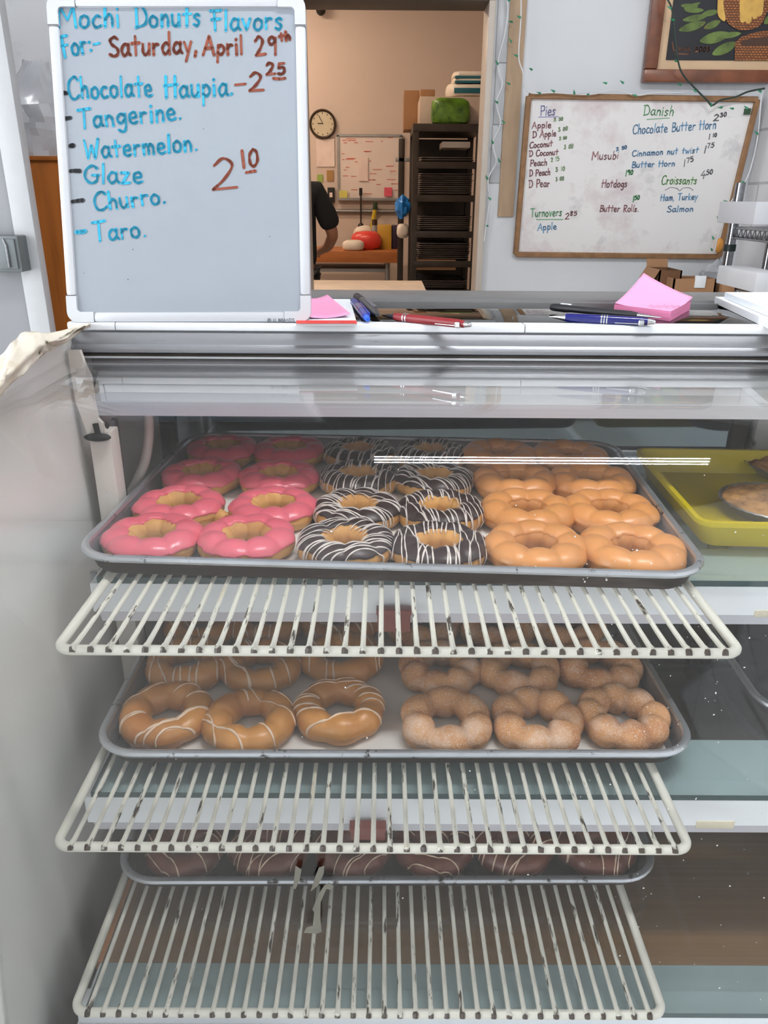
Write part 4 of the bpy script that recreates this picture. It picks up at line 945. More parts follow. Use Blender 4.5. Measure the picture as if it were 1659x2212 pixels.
# glass shelves with teal front edge, and the enamelled bars under them
SH = [(.7316, .3772), (.634, .5812), (.5376, .7818)]
for y0, h in SH:
    s_ = MB(); s_.box((0, (y0+1.185)/2, CZ-h-.0035), (1, 1.185-y0, .007))
    s_.v = [(-.307 if v[0] < 0 else XR-.02, v[1], v[2]) for v in s_.v]
    for i, f_i in enumerate(s_.f):
        zs = [s_.v[k][2] for k in f_i]; s_.mi[i] = 0 if max(zs)-min(zs) < 1e-6 else 1
    s_.obj('glass_shelf', [mt['glass_shelf'], mt['shelf_edge']], case, smooth=False)
XBAR = -.316
for k, (y0, h) in enumerate(SH):
    h0 = h+.0085; h1 = h0+.034; h2 = h1+.0145
    if k == 2: h1, h2 = h0+.012, h0+.020
    MB().prism([(y0+.002, CZ-h0), (y0+.001, CZ-h1), (y0+(.10 if k < 2 else .03), CZ-h1), (y0+(.10 if k < 2 else .03), CZ-h0)], XBAR, XR-.01, 'x').obj('shelf_bar', mt['white_metal'], case, ang=20)
    MB().prism([(y0+.001, CZ-h1), (y0+.006, CZ-h2), (y0+(.09 if k < 2 else .025), CZ-h2), (y0+(.09 if k < 2 else .025), CZ-h1)], XBAR+.006, XR-.01, 'x').obj('shelf_bar_lip', mt['lip_metal'], case, ang=20)
    MB().tube([(XBAR-.006, y0+.03, CZ-h0), (XBAR-.006, y0+.03, CZ-h2)], .004, 8).obj('bar_bracket', mt['alu'], case)
for (x0, y0, x1, y1, yd) in ((815, 1314, 886, 1366, SH[0][0]-.008), (757, 1780, 832, 1816, SH[1][0]-.008)):
    a = onY(x0, y0, yd); b = onY(x1, y1, yd)
    MB().box(((a.x+b.x)/2, yd+.003, (a.z+b.z)/2), (b.x-a.x, .005, a.z-b.z), .001).box(((a.x+b.x)/2, yd-.001, a.z-.002), (b.x-a.x+.002, .012, .006), .001).obj('tag_holder', M('dark red plastic tag', rgb(112, 44, 34), .3, coat=.3), case)
stk = M('yellowed sticker', rgb(214, 206, 182), .6, var=.08, vs=40)
for (x0, y0, x1, y1, yd) in ((1505, 1773, 1584, 1789, SH[1][0]+.001), (1631, 1318, 1690, 1333, SH[0][0]+.001)):
    a = onY(x0, y0, yd); b = onY(x1, y1, yd); MB().box(((a.x+b.x)/2, yd+.001, (a.z+b.z)/2), (b.x-a.x, .004, a.z-b.z), .001).obj('sticker', stk, case)
# deck, front ledge, back doors
MB().box(((XR-.325)/2, .899, CZ-.811), (XR+.325, .580, .014), .001).obj('deck', mt['deck'], case)
MB().box(((XR-.318)/2, .556, CZ-.812), (XR+.318, .104, .018), .001).obj('front_ledge', mt['white_metal'], case)
MB().box(((XL+XR)/2, .515, (CZ-.822)/2), (XR-XL, .03, CZ-.822), .002).obj('base_panel', mt['white_metal'], case)
dm = onY(1606, 920, 1.19).x
for x0, x1, yy in ((XL+.001, dm+.01, 1.205), (dm-.02, XR-.01, 1.222)):
    d_ = MB().box(((x0+x1)/2, yy, CZ-.505), (x1-x0, .008, .70)).obj('back_door', mt['mirror'], case)
    for x in (x0+.012, x1-.012): MB().box((x, yy-.003, CZ-.505), (.026, .016, .70), .002).obj('door_stile', mt['dark_steel'], d_)
MB().box((dm+.10, 1.206, CZ-.50), (.15, .02, .68), .002).obj('back_post', M('stained white back post', rgb(196, 194, 190), .5, stains=((rgb(90, 84, 78), 12, .56, .66, .7),)), case)
MB().box(((XL+XR)/2, 1.228, CZ-.20), (XR-XL, .02, .11)).obj('back_header', mt['dark_steel'], case)
MB().box(((XL+XR)/2, 1.233, (CZ-.85)/2), (XR-XL, .014, CZ-.85)).obj('back_panel', mt['white_lam'], case)
# scraped tape residue and specks on the front glass
def on_glass(px, py, lift=.0007):
    r_ = ray(px, py); best = None
    for (y0, h0), (y1, h1) in zip(prof, prof[1:]):
        d = Vector((y1-y0, -(h1-h0))); n = Vector((-d.y, d.x))
        den = r_.y*n.x+r_.z*n.y
        if abs(den) < 1e-9: continue
        t = ((y0)*n.x+(-h0)*n.y)/den
        p = r_*t; u = (Vector((p.y-y0, p.z+h0))).dot(d)/d.dot(d)
        if -1e-4 <= u <= 1.0001 and t > 0 and (best is None or t < best[0]): best = (t, p)
    p = best[1]; return Vector((p.x, p.y-lift, CZ+p.z+lift*.3))
tape_m = M('yellowed tape residue', rgb(112, 110, 100), .8, var=.1, vs=50)
mb = MB()
for c_ in ([(640, 1862), (653, 1870), (648, 1895), (640, 1912), (634, 1912), (637, 1890)], [(690, 1866), (702, 1862), (700, 1880), (688, 1905), (672, 1918), (680, 1892)],
           [(712, 1898), (722, 1906), (716, 1914), (706, 1912), (694, 1940), (693, 1976), (696, 2004), (686, 2008), (657, 2006), (664, 1994), (680, 1990), (680, 1962), (676, 1956), (690, 1922), (702, 1904)]):
    mb.add([on_glass(*p, .0058) for p in c_], [tuple(range(len(c_)))])
mb.obj('tape_residue', tape_m, case, smooth=False)
sp_ = MB(); rnd = random.Random(9)
for k in range(150):
    if k < 110: x_, y_ = rnd.uniform(1250, 1655), rnd.uniform(1150, 2150)
    else: x_, y_ = rnd.uniform(120, 1650), rnd.uniform(1000, 2190)
    q = on_glass(x_, y_, .0060); r_ = rnd.choice([.0004, .0005, .0006, .0009])
    sp_.add([(q.x+r_*math.cos(a_*1.05)*rnd.uniform(.7, 1.2), q.y, q.z+r_*math.sin(a_*1.05)*rnd.uniform(.7, 1.2)) for a_ in range(6)], [tuple(range(6))])
o = sp_.obj('glass_specks', M('dried white specks', rgb(214, 214, 210), .7), case, smooth=False); o['kind'] = 'stuff'

# ================================================================ WIRE SHELVES
RK = [(.0151, .5807, .3718), (-.0073, .5552, .5758), (-.0114, .5320, .7763)]
RW, RL = .6085, .40
NAMES = ['top', 'middle', 'bottom']
LAB_R = ['white wire shelf with rusty tips under the iced donut pan', 'white chipped wire shelf under the sugared and drizzled donut pan', 'white wire shelf at the bottom under the chocolate donut pan']
wire_src = rack_src = None
for k, (x, y, h) in enumerate(RK):
    if rack_src is None:
        rk_ = empty('wire_shelf'); rack_src = rk_
        r_ = .0048; c_ = .013; pts = [(-RW/2, RL, 0)]
        pts += [(-RW/2, RL*(1-i/8)+c_*(i/8), 0) for i in range(1, 9)]
        for i in range(1, 6): t = R(90*i/6); pts.append((-RW/2+c_-c_*math.cos(t), c_-c_*math.sin(t), 0))
        pts += [(-RW/2+c_+(RW-2*c_)*i/30, 0, 0) for i in range(31)]
        for i in range(1, 6): t = R(90*i/6); pts.append((RW/2-c_+c_*math.sin(t), c_-c_*math.cos(t), 0))
        pts += [(RW/2, c_*(1-i/8)+RL*(i/8), 0) for i in range(9)]
        MB().tube(pts, r_, 10).obj('frame', mt['rack'], rk_)
        MB().tube([(-RW/2, RL, 0), (RW/2, RL, 0)], r_, 10).obj('rear_bar', mt['rack'], rk_)
        wp = [(0, RL, .0022)]+[(0, RL*(1-i/12), .0022) for i in range(1, 12)]+[(0, .006, .0030), (0, .001, .0040), (0, -.0030, .0034), (0, -.0052, .0008)]
        wm = MB().tube(wp, [.0024]*12+[.0026, .0029, .0032, .0028], 8).mesh('wire', mt['wire'])
        for i in range(37):
            o = bpy.data.objects.new('wire', wm); COL.objects.link(o); o.parent = rk_; o.location = (-RW/2+(i+1)*RW/38, 0, 0)
    else: rk_ = copy_tree(rack_src)
    rk_.location = (x, y, CZ-h)
    tag(rk_, LAB_R[k], 'wire shelf', 'wire shelves in the display case')

# ================================================================ PANS
PANS = [(.0027, .6898, -.0522), (.0160, .6522, .0071), (.0095, .6690, .0102)]
PH = .024
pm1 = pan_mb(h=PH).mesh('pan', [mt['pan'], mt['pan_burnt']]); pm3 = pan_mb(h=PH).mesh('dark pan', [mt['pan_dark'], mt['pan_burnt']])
rimm = rim_mb(h=PH).mesh('pan rim', mt['pan_rim'])
LAB_P = ['worn aluminium sheet pan of pink, chocolate and caramel iced donuts', 'aluminium sheet pan with parchment holding drizzled and sugared donuts', 'dark sheet pan of chocolate donuts at the bottom of the case']
PF = []; pans = []
for k, (x, y, psi) in enumerate(PANS):
    z = CZ-RK[k][2]+.0044
    c = Vector((x-math.sin(psi)*.2285, y+math.cos(psi)*.2285, z))
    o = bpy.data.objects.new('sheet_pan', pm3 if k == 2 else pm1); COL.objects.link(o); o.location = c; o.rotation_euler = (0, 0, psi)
    r_ = bpy.data.objects.new('rim', rimm); COL.objects.link(r_); r_.parent = o
    tag(o, LAB_P[k], 'baking pan', 'donut pans in the case'); PF.append(z+.0016); pans.append(o)
# right-hand empty dark pan on the middle shelf
o = pan_mb(.457, .33, PH).obj('sheet_pan', [mt['pan_dark'], mt['pan_burnt']]); r_ = rim_mb(.457, .33, PH).obj('rim', mt['pan_rim'], o)
o.location = (.456+.2285, .725+.165, CZ-SH[1][1]+.0006); o.rotation_euler = (0, 0, R(-2.5))
tag(o, 'empty dark sheet pan on the glass shelf right of the sugared donuts', 'baking pan')
def parchment(pan, w_, l_, lab, dx=0, dy=0):
    def fn(i, j_):
        x = (i/20-.5)*w_; y = (j_/14-.5)*l_
        e = max(abs(x)/(w_/2), abs(y)/(l_/2))
        return (x+dx, y+dy, .0019+.0006*(1+mnoise.noise(Vector((x*9, y*9, w_))))*.5+.0006*max(0, e-.92)*8)
    p = MB().grid(fn, 21, 15).obj('parchment_sheet', mt['parchment'], ang=60)
    p.location = pan.location; p.rotation_euler = pan.rotation_euler
    tag(p, lab, 'baking paper')
parchment(pans[0], .612, .408, 'white parchment sheet under the iced donuts in the top pan')
parchment(pans[1], .600, .408, 'white parchment sheet under the drizzled and sugared donuts', .004)

# ================================================================ DONUTS
class Donut:
    def __init__(s, seed, Rm, r, zs, balls, bulge, lump=.05):
        s.seed, s.R, s.r, s.zs, s.nb, s.b, s.lump = seed, Rm, r, zs, balls, bulge, lump
        s.ph = seed*1.3; s.zc = r*zs*.90
    def rad(s, u):
        t = abs(math.cos((u*s.nb+s.ph)/2))
        return s.r*(1-s.b+s.b*1.25*t**.7)*(1+s.lump*mnoise.noise(Vector((math.cos(u)*1.6, math.sin(u)*1.6, s.seed*3.1))))
    def maj(s, u): return s.R*(1+.035*mnoise.noise(Vector((math.cos(u)*1.1, math.sin(u)*1.1, s.seed*7.7))))
    def P(s, u, v, off=0.0):
        r = s.rad(u)+off; q = s.maj(u)
        n = .03*s.r*mnoise.noise(Vector((math.cos(u)*3, math.sin(u)*3, math.sin(v)*2+s.seed)))
        r += n; z = r*math.sin(v)*s.zs
        z = max(z, -s.zc*(1.0))
        rr = q+r*math.cos(v)
        return Vector((rr*math.cos(u), rr*math.sin(u), z+s.zc))
    def dough(s, m):
        mb = MB(); NU, NV = 72, 26
        return mb.grid(lambda i, j: s.P(2*math.pi*i/NU, 2*math.pi*j/(NV-1)), NU, NV, True).mesh('donut', m, ang=180)
    def icing(s, m, lo, hi, wav, t=.0019, drip=0.0):
        NU, NV = 110, 22; mb = MB(); sd = s.seed*11.3
        def edge(u, k, amp):
            c = Vector((math.cos(u)*2.4, math.sin(u)*2.4, sd+k)); c2 = Vector((math.cos(u)*6, math.sin(u)*6, sd+k+5))
            return amp*(mnoise.noise(c)*1.1+.45*mnoise.noise(c2))-drip*max(0, mnoise.noise(c2*1.4)-.25)*3
        def fn(i, j):
            u = 2*math.pi*i/NU; a = R(lo)+edge(u, 0, R(wav)); b = R(hi)-edge(u, 9, R(wav*.7))
            x = j/(NV-1); v = a+(b-a)*x; e = min(x, 1-x)*(b-a)*s.r
            prf = math.sqrt(max(0, 1-(1-min(1, e/.0022))**2))
            return s.P(u, v, -.0007+(t+.0007)*prf)
        return mb.grid(fn, NU, NV, True).mesh('icing', m, ang=180)
    def drizzle(s, m, n, ang, w_, base, wig=.004, drip=-30, jit=.35, gap=0.0, frac=1.0):
        rnd = random.Random(s.seed*97+n); mb = MB(); ca, sa = math.cos(ang), math.sin(ang); S = s.R+s.r
        for k in range(n):
            if rnd.random() > frac: continue
            c = (-1+2*(k+.5)/n)*S*.93+rnd.uniform(-jit, jit)*S/n; tilt = rnd.uniform(-.16, .16); ph = rnd.uniform(0, 6)
            run = []
            def flush():
                nonlocal run
                if len(run) >= 4: mb.tube(run, [w_*(.55+.5*abs(math.sin(i_*.35+ph))) if 0 < i_ < len(run)-1 else w_*.35 for i_ in range(len(run))], 6, flat=.55, up=Vector((0, 0, 1)))
                run = []
            M_ = 60; prev_out = None
            for i in range(M_+1):
                t = -S*1.02+2.04*S*i/M_; cc = c+tilt*t+wig*math.sin(t*70+ph)
                x = t*ca-cc*sa; y = t*sa+cc*ca; u = math.atan2(y, x); rho = math.hypot(x, y); rr = s.rad(u); d = (rho-s.maj(u))/rr
                if -1 < d < 1:
                    v = math.acos(max(-.999, min(.999, d)))
                    if not run and d > .6:
                        for v2 in (R(drip*rnd.uniform(.3, 1)), R(-2)): run.append(s.P(u, v2, base))
                    if v > R(142): flush(); continue
                    run.append(s.P(u, v, base)); lastu = u; lastd = d
                else:
                    if run and lastd > .5:
                        for v2 in (R(-2), R(drip*rnd.uniform(.3, 1))): run.append(s.P(lastu, v2, base))
                    flush()
            flush()
        return mb.mesh('drizzle', m, ang=180)
def kinds(tag_, n, fn): return [fn(i) for i in range(n)]
def make_pink(i):
    d = Donut(1+i, .0362, .0182, .80, 8, .15); return [('dough', d.dough(mt['dough'])), ('icing', d.icing(mt['pink_ice'], 13, 124, 15, .0020, .12))]
def make_choc(i):
    d = Donut(11+i, .0350, .0178, .84, 8, .17)
    return [('dough', d.dough(mt['dough'])), ('icing', d.icing(mt['choc_ice'], 20, 122, 18, .0018, .1)), ('drizzle', d.drizzle(mt['drizzle'], 17, R((20, 75, 50)[i]), .00105, .0021, .0022, -42))]
def make_caramel(i):
    d = Donut(21+i, .0378, .0184, .86, 8, .15); return [('dough', d.dough(mt['caramel_dough'])), ('icing', d.icing(mt['caramel_ice'], -2, 146, 12, .0019, .05))]
def make_glazed(i):
    d = Donut(31+i, .0362, .0170, 1.0, 7, .15, .16); return [('dough', d.dough(mt['glaze_dough'])), ('drizzle', d.drizzle(mt['glaze_drizzle'], 11, R((115, 60, 150)[i]), .0016, .0004, .004, -12, 1.1, frac=.62))]
def make_churro(i):
    d = Donut(41+i, .0362, .0174, 1.0, (7, 8, 6)[i], .30, .14); return [('dough', d.dough(mt['churro']))]
def make_chocdough(i):
    d = Donut(51+i, .0345, .0165, 1.0, 8, .16, .10); return [('dough', d.dough(mt['choc_dough'])), ('drizzle', d.drizzle(mt['glaze_drizzle'], 10, R((70, 110, 90)[i]), .0010, .0006, .003, -10, .5, frac=.8))]
K3 = {n: [f(i) for i in range(3)] for n, f in (('pink', make_pink), ('choc', make_choc), ('caramel', make_caramel), ('glazed', make_glazed), ('churro', make_churro), ('chocdough', make_chocdough))}
zcs = {'pink': .0182*.8*.9, 'choc': .0178*.84*.9, 'caramel': .019*.86*.9, 'glazed': .017*.9, 'churro': .0174*.9, 'chocdough': .0165*.9}
GRP = {'pink': 'pink iced donuts', 'choc': 'chocolate donuts with white drizzle', 'caramel': 'caramel iced donuts', 'glazed': 'golden donuts with sugar drizzle', 'churro': 'cinnamon sugar donuts', 'chocdough': 'chocolate dough donuts'}
ADJ = {'pink': 'pink iced donut', 'choc': 'chocolate iced donut with white drizzle', 'caramel': 'orange caramel iced donut', 'glazed': 'golden donut with sugar drizzle', 'churro': 'cinnamon sugar dusted donut', 'chocdough': 'dark chocolate donut with pale drizzle'}
proto = {}
DR = {'pink': .0535, 'choc': .052, 'caramel': .055, 'glazed': .0525, 'churro': .053, 'chocdough': .0505}
cnt = 0
def put(kind, var, px, py, pan, rot, label):
    global cnt
    key = (kind, var)
    if key not in proto:
        parts = K3[kind][var]; o = bpy.data.objects.new('mochi_donut', parts[0][1]); COL.objects.link(o)
        for n_, me in parts[1:]:
            c_ = bpy.data.objects.new(n_, me); COL.objects.link(c_); c_.parent = o
        proto[key] = o
    else: o = copy_tree(proto[key])
    p = onZ(px, py, PF[pan]+.0010+zcs[kind]*.95)
    pn_ = pans[pan]; lc = Matrix.Rotation(-pn_.rotation_euler.z, 4, 'Z') @ (p-pn_.location); RO = DR[kind]
    mxx, mxy = .33-.0135-RO, .2285-.0135-RO
    lc.x = max(-mxx, min(mxx, lc.x)); lc.y = max(-mxy, min(mxy, lc.y)); p = pn_.location+(Matrix.Rotation(pn_.rotation_euler.z, 4, 'Z') @ lc)
    o.location = (p.x, p.y, PF[pan]+.0012); o.rotation_euler = (0, 0, rot)
    tag(o, label, 'donut', GRP[kind]); return o
ROWS1 = [('back', [(475, 976), (627, 978), (776, 984), (930, 986), (1078, 990), (1226, 988)], 'fourth row from the front'), ('third', [(437, 1033), (604, 1038), (776, 1038), (938, 1042), (1112, 1044), (1281, 1046)], 'third row from the front'),
         ('second', [(388, 1100), (592, 1103), (772, 1107), (950, 1110), (1138, 1110), (1334, 1112)], 'second row from the front'), ('front', [(331, 1167), (534, 1170), (747, 1180), (947, 1188), (1158, 1192), (1380, 1196)], 'front row')]
rnd = random.Random(21)
SIDE = ['left', 'right']
ROTS = {}
for rname, pts, rtxt in ROWS1:
    for i, (x, y) in enumerate(pts):
        kind = ('pink', 'choc', 'caramel')[i//2]; var = (i+len(rname)) % 3
        lab = '%s, %s one of its pair, %s, top pan' % (ADJ[kind], SIDE[i % 2], rtxt)
        if kind == 'choc': lab = 'chocolate iced drizzled donut, %s one of its pair, %s, top pan' % (SIDE[i % 2], rtxt)
        put(kind, var, x, y, 0, rnd.uniform(0, 6.28), lab)
ROWS2 = [([(425, 1352), (575, 1348), (735, 1348), (912, 1352), (1072, 1356), (1225, 1354)], 'third row from the front'), ([(391, 1436), (562, 1440), (738, 1424), (951, 1444), (1120, 1448), (1296, 1441)], 'second row from the front'), ([(354, 1545), (540, 1561), (733, 1535), (964, 1560), (1161, 1560), (1345, 1550)], 'front row')]
TH = ['leftmost', 'middle', 'rightmost']
for r_i, (pts, rtxt) in enumerate(ROWS2):
    for i, (x, y) in enumerate(pts):
        kind = 'glazed' if i < 3 else 'churro'
        put(kind, (i+r_i) % 3, x, y, 1, rnd.uniform(0, 6.28), '%s, %s of three, %s, middle pan' % (ADJ[kind], TH[i % 3], rtxt))
ROWS3 = [([(425, 1762), (590, 1762), (752, 1764), (918, 1764), (1085, 1762), (1250, 1762)], 'second row'), ([(400, 1836), (582, 1838), (762, 1842), (936, 1836), (1110, 1836), (1288, 1832)], 'front row')]
SIX = ['leftmost', 'second from left', 'third from left', 'third from right', 'second from right', 'rightmost']
for r_i, (pts, rtxt) in enumerate(ROWS3):
    for i, (x, y) in enumerate(pts):
        put('chocdough', (i+r_i*2) % 3, x, y, 2, rnd.uniform(0, 6.28), 'dark chocolate donut, %s in the %s, bottom pan' % (SIX[i], rtxt))
# torn dough nub beside the left pink donut of the second row
p = onZ(476, 1112, PF[0]+.014)
nub = MB().tube([(-.014, .010, 0), (-.004, .003, 0), (.004, -.003, -.001), (.0075, -.006, -.002)], [.0085, .0095, .0092, .0075], 12).obj('donut_piece', mt['dough']); nub.location = (p.x, p.y, PF[0]+.0115)
tag(nub, 'torn end of dough at the side of a pink donut, second row', 'donut piece')

# ================================================================ YELLOW TRAY AND PIES
zt1 = CZ-SH[0][1]
yt = tag(empty('plastic_tray', (.62, .94, zt1+.0006), R(-2.0)), 'bright yellow plastic tray of pies on the top glass shelf', 'tray')
tw, tl_, th = .50, .285, .036
def tray_rings():
    out = []
    for (w_, l_, r_, z) in ((tw-.030, tl_-.030, .016, 0), (tw-.004, tl_-.004, .018, th-.006), (tw+.002, tl_+.002, .020, th-.006), (tw+.002, tl_+.002, .020, th), (tw-.010, tl_-.010, .014, th), (tw-.034, tl_-.034, .012, .004)):
        out.append(rrect(w_, l_, r_, z, 5))
    return out
rg = tray_rings(); k_ = len(rg[0]); mb = MB(); mb.v = [p for r_ in rg for p in r_]
for i in range(len(rg)-1):
    for j_ in range(k_): mb.f.append((i*k_+j_, i*k_+(j_+1) % k_, (i+1)*k_+(j_+1) % k_, (i+1)*k_+j_))
mb.f.append(tuple(range(k_))[::-1]); mb.f.append(tuple((len(rg)-1)*k_+j_ for j_ in range(k_))); mb.mi = [0]*len(mb.f)
mb.obj('tray_body', mt['yellow'], yt, ang=35)
def pie(px, py, label, rz, rr=.066, tilt=0.0, lift=0.0):
    p = onZ(px, py, zt1+.020)
    t = tag(empty('pie', (p.x, p.y, zt1+.0052+lift), rz), label, 'pie', 'crumble pies in the yellow tray'); t.rotation_euler = (tilt, 0, rz)
    n = 72; tin = MB()
    pr = [(0, 0), (rr*.72, 0), (rr*.95, .016), (rr*1.0, .018), (rr*1.02, .0165)]
    vs = []
    for (r_, z) in pr:
        for j_ in range(n):
            q = 2*math.pi*j_/n; f_ = 1+(.014 if r_ > rr*.8 else 0)*math.cos(q*36); vs.append((r_*f_*math.cos(q), r_*f_*math.sin(q), z))
    tin.add(vs, [(i*n+j_, i*n+(j_+1) % n, (i+1)*n+(j_+1) % n, (i+1)*n+j_) for i in range(len(pr)-1) for j_ in range(n)])
    tin.obj('foil_tin', mt['foil'], t)
    def fn(i, j_):
        u = 2*math.pi*i/80; x = j_/22; r_ = rr*.955*x
        d = Vector((r_*math.cos(u), r_*math.sin(u), rz))
        z = .0155+.010*(1-x**3)+.0036*mnoise.noise(d*110)*(1 if x > .02 else 0)+.003*mnoise.noise(d*45)
        if x > .97: z = .0150
        return (r_*math.cos(u), r_*math.sin(u), z)
    MB().grid(fn, 80, 23, True).obj('crumble_top', mt['pie'], t, ang=180); return t
pie(1672, 1084, 'browned crumble pie in a foil tin, nearer of two in the yellow tray', .3)
pie(1712, 1005, 'browned crumble pie farther back in the yellow tray', 1.7)

# ================================================================ MENU BOARD ON THE COUNTER
lean, rot_, yw = R(13.15), R(.395), R(.577)
BW, BH = .2811, .3462
u_ = Vector((math.cos(yw)*math.cos(rot_), math.sin(yw)*math.cos(rot_), math.sin(rot_))); n0 = Vector((-math.sin(yw), math.cos(yw), 0))
v_ = Vector((0, 0, 1))*math.cos(lean)+n0*math.sin(lean); v_ = (v_-u_*v_.dot(u_)).normalized(); nf = u_.cross(v_).normalized()
if nf.y > 0: nf = -nf
base = Vector((-.2252, .9030, CZ-.1332))
mbd = tag(empty('menu_board', base), 'white framed dry erase menu board listing donut flavors on the counter', 'menu board')
mbd.matrix_world = Matrix(((u_.x, v_.x, u_.cross(v_).x, base.x), (u_.y, v_.y, u_.cross(v_).y, base.y), (u_.z, v_.z, u_.cross(v_).z, base.z), (0, 0, 0, 1)))
bpy.context.view_layer.update()
# local space of the board: x right, y up the board, z out towards the customer
FRW = .0118
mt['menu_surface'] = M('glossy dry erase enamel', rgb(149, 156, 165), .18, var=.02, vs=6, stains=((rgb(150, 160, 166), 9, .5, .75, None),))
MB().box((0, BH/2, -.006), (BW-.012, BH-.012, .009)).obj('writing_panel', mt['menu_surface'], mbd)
def framep(name, lo, hi, rc):
    MB().box(((lo[0]+hi[0])/2, (lo[1]+hi[1])/2, -.005), (hi[0]-lo[0], hi[1]-lo[1], .014), .004).obj(name, mt['white_plastic'], mbd)
CR = .030
framep('frame_rail', (-BW/2+CR, 0), (BW/2-CR, FRW), 0); framep('frame_rail', (-BW/2+CR, BH-FRW), (BW/2-CR, BH), 0)
framep('frame_rail', (-BW/2, CR), (-BW/2+FRW, BH-CR), 0); framep('frame_rail', (BW/2-FRW, CR), (BW/2, BH-CR), 0)
for sx in (-1, 1):
    for sy in (-1, 1):
        ro, ri = .012, .004; P = []
        cx, cy = BW/2, BH/2
        out = [(cx-CR-.0005, cy)]+[(cx-ro+ro*math.sin(R(t)), cy-ro+ro*math.cos(R(t))) for t in range(0, 91, 15)]+[(cx, cy-CR-.0005)]
        inn = [(cx-FRW, cy-CR-.0005)]+[(cx-FRW-ri+ri*math.cos(R(t)), cy-FRW-ri+ri*math.sin(R(t))) for t in range(0, 91, 30)]+[(cx-CR-.0005, cy-FRW)]
        poly = [(sx*x, BH/2+sy*y) for x, y in out+inn]
        MB().prism(poly, -.0122, .0022, 'z').obj('frame_corner', mt['white_plastic'], mbd, ang=30)
ln = MB()
for sx in (-1, 1):
    for y in (CR, BH-CR): ln.box((sx*(BW/2-FRW/2), y, .0021), (FRW, .0006, .0006))
ln.obj('frame_seam', mt['gap_dark'], mbd)
MB().box((.02, .115, -.050), (.05, .245, .004), rot=Matrix.Rotation(R(-22), 4, 'X')).obj('stand', mt['white_plastic'], mbd)
# writing: coordinates read off the photograph crop (scale 2.37) onto the tilted board
MBD = Board(base+nf*-.0015, u_, v_, nf)
def q(x, y): return (x/2.37, y/2.37)
blue_m = M('teal blue marker', rgb(36, 156, 190), .55, var=.22, vs=70); brown_m = M('red brown marker', rgb(128, 62, 42), .55, var=.25, vs=70); blackm = M('black marker', rgb(24, 28, 34), .5)
def to_board(o):
    o.parent = mbd; o.matrix_parent_inverse = mbd.matrix_world.inverted()
BL = [('Mochi', (300, 145), (616, 138), 112), ('Donuts', (692, 140), (1030, 132), 104), ('Flavors', (1083, 158), (1450, 150), 100), ('For:-', (318, 296), (525, 262), 106), ('Chocolate', (352, 508), (782, 492), 108), ('Haupia.', (842, 502), (1195, 488), 106), ('Tangerine.', (405, 660), (932, 612), 100),
      ('Watermelon.', (433, 815), (1014, 772), 96), ('Glaze', (433, 942), (732, 936), 96), ('Churro.', (485, 1080), (852, 1040), 92), ('Taro.', (483, 1240), (752, 1212), 98)]
tm = MB()
for s_, a_, b_, hp_ in BL: write(tm, MBD, s_, q(*a_), q(*b_), hp_/2.37, .0029, .0006)
line(tm, MBD, [q(392, 1189), q(415, 1188), q(437, 1184)], .0044)
to_board(tm.obj('blue_lettering', blue_m, smooth=False))
tm = MB()
for s_, a_, b_, hp_ in [('Saturday,', (560, 290), (1012, 272), 104), ('April', (1040, 282), (1245, 280), 96), ('29', (1308, 286), (1420, 280), 96), ('th', (1432, 212), (1488, 204), 42), ('-', (1200, 470), (1266, 466), 92), ('2', (1274, 466), (1352, 466), 96), ('25', (1364, 384), (1462, 380), 58), ('2', (1084, 972), (1218, 966), 160), ('10', (1236, 860), (1328, 850), 90)]:
    write(tm, MBD, s_, q(*a_), q(*b_), hp_/2.37, .0031, .0006)
line(tm, MBD, [q(1400, 402), q(1430, 405), q(1460, 401)], .0034); line(tm, MBD, [q(1260, 884), q(1282, 880), q(1306, 876)], .0034)
to_board(tm.obj('brown_lettering', brown_m, smooth=False))
tm = MB()
for a_, b_ in (((320, 476), (343, 478)), ((332, 609), (362, 604)), ((361, 748), (376, 746)), ((362, 876), (408, 876)), ((371, 1033), (424, 1026))):
    tm = MB(); line(tm, MBD, [q(*a_), q((a_[0]+b_[0])/2, (a_[1]+b_[1])/2-1), q(*b_)], .0046); to_board(tm.obj('bullet_dash', blackm, smooth=False))
tm = MB()
line(tm, MBD, [q(391, 1606), q(396, 1612)], .003)
for a_ in ((312, 495), (313, 520), (333, 730), (333, 760), (680, 1277), (1380, 1210), (1042, 660), (430, 1398), (655, 1430)): line(tm, MBD, [q(*a_), q(a_[0]+2, a_[1]+2)], .0008)
to_board(tm.obj('ink_speck', blackm, smooth=False))
tm = MB()
LB = Board(base+nf*.0022, u_, v_, nf)
write(tm, LB, 'U BRANDS', q(1400, 1648), q(1508, 1646), 15/2.37, .0006, .0002, 0.0)
c0 = LB.uv(*q(1378, 1640)); 
for rr_ in (.0021, .0011): stroke(tm, LB, [c0+Vector((math.cos(a_*.35), math.sin(a_*.35)))*rr_ for a_ in range(19)], .0005, .0002)
stroke(tm, LB, [c0+Vector((-.0014, -.0012)), c0+Vector((.0014, .0012))], .0005, .0002)
to_board(tm.obj('maker_mark', M('grey print', rgb(96, 100, 106), .6), smooth=False))

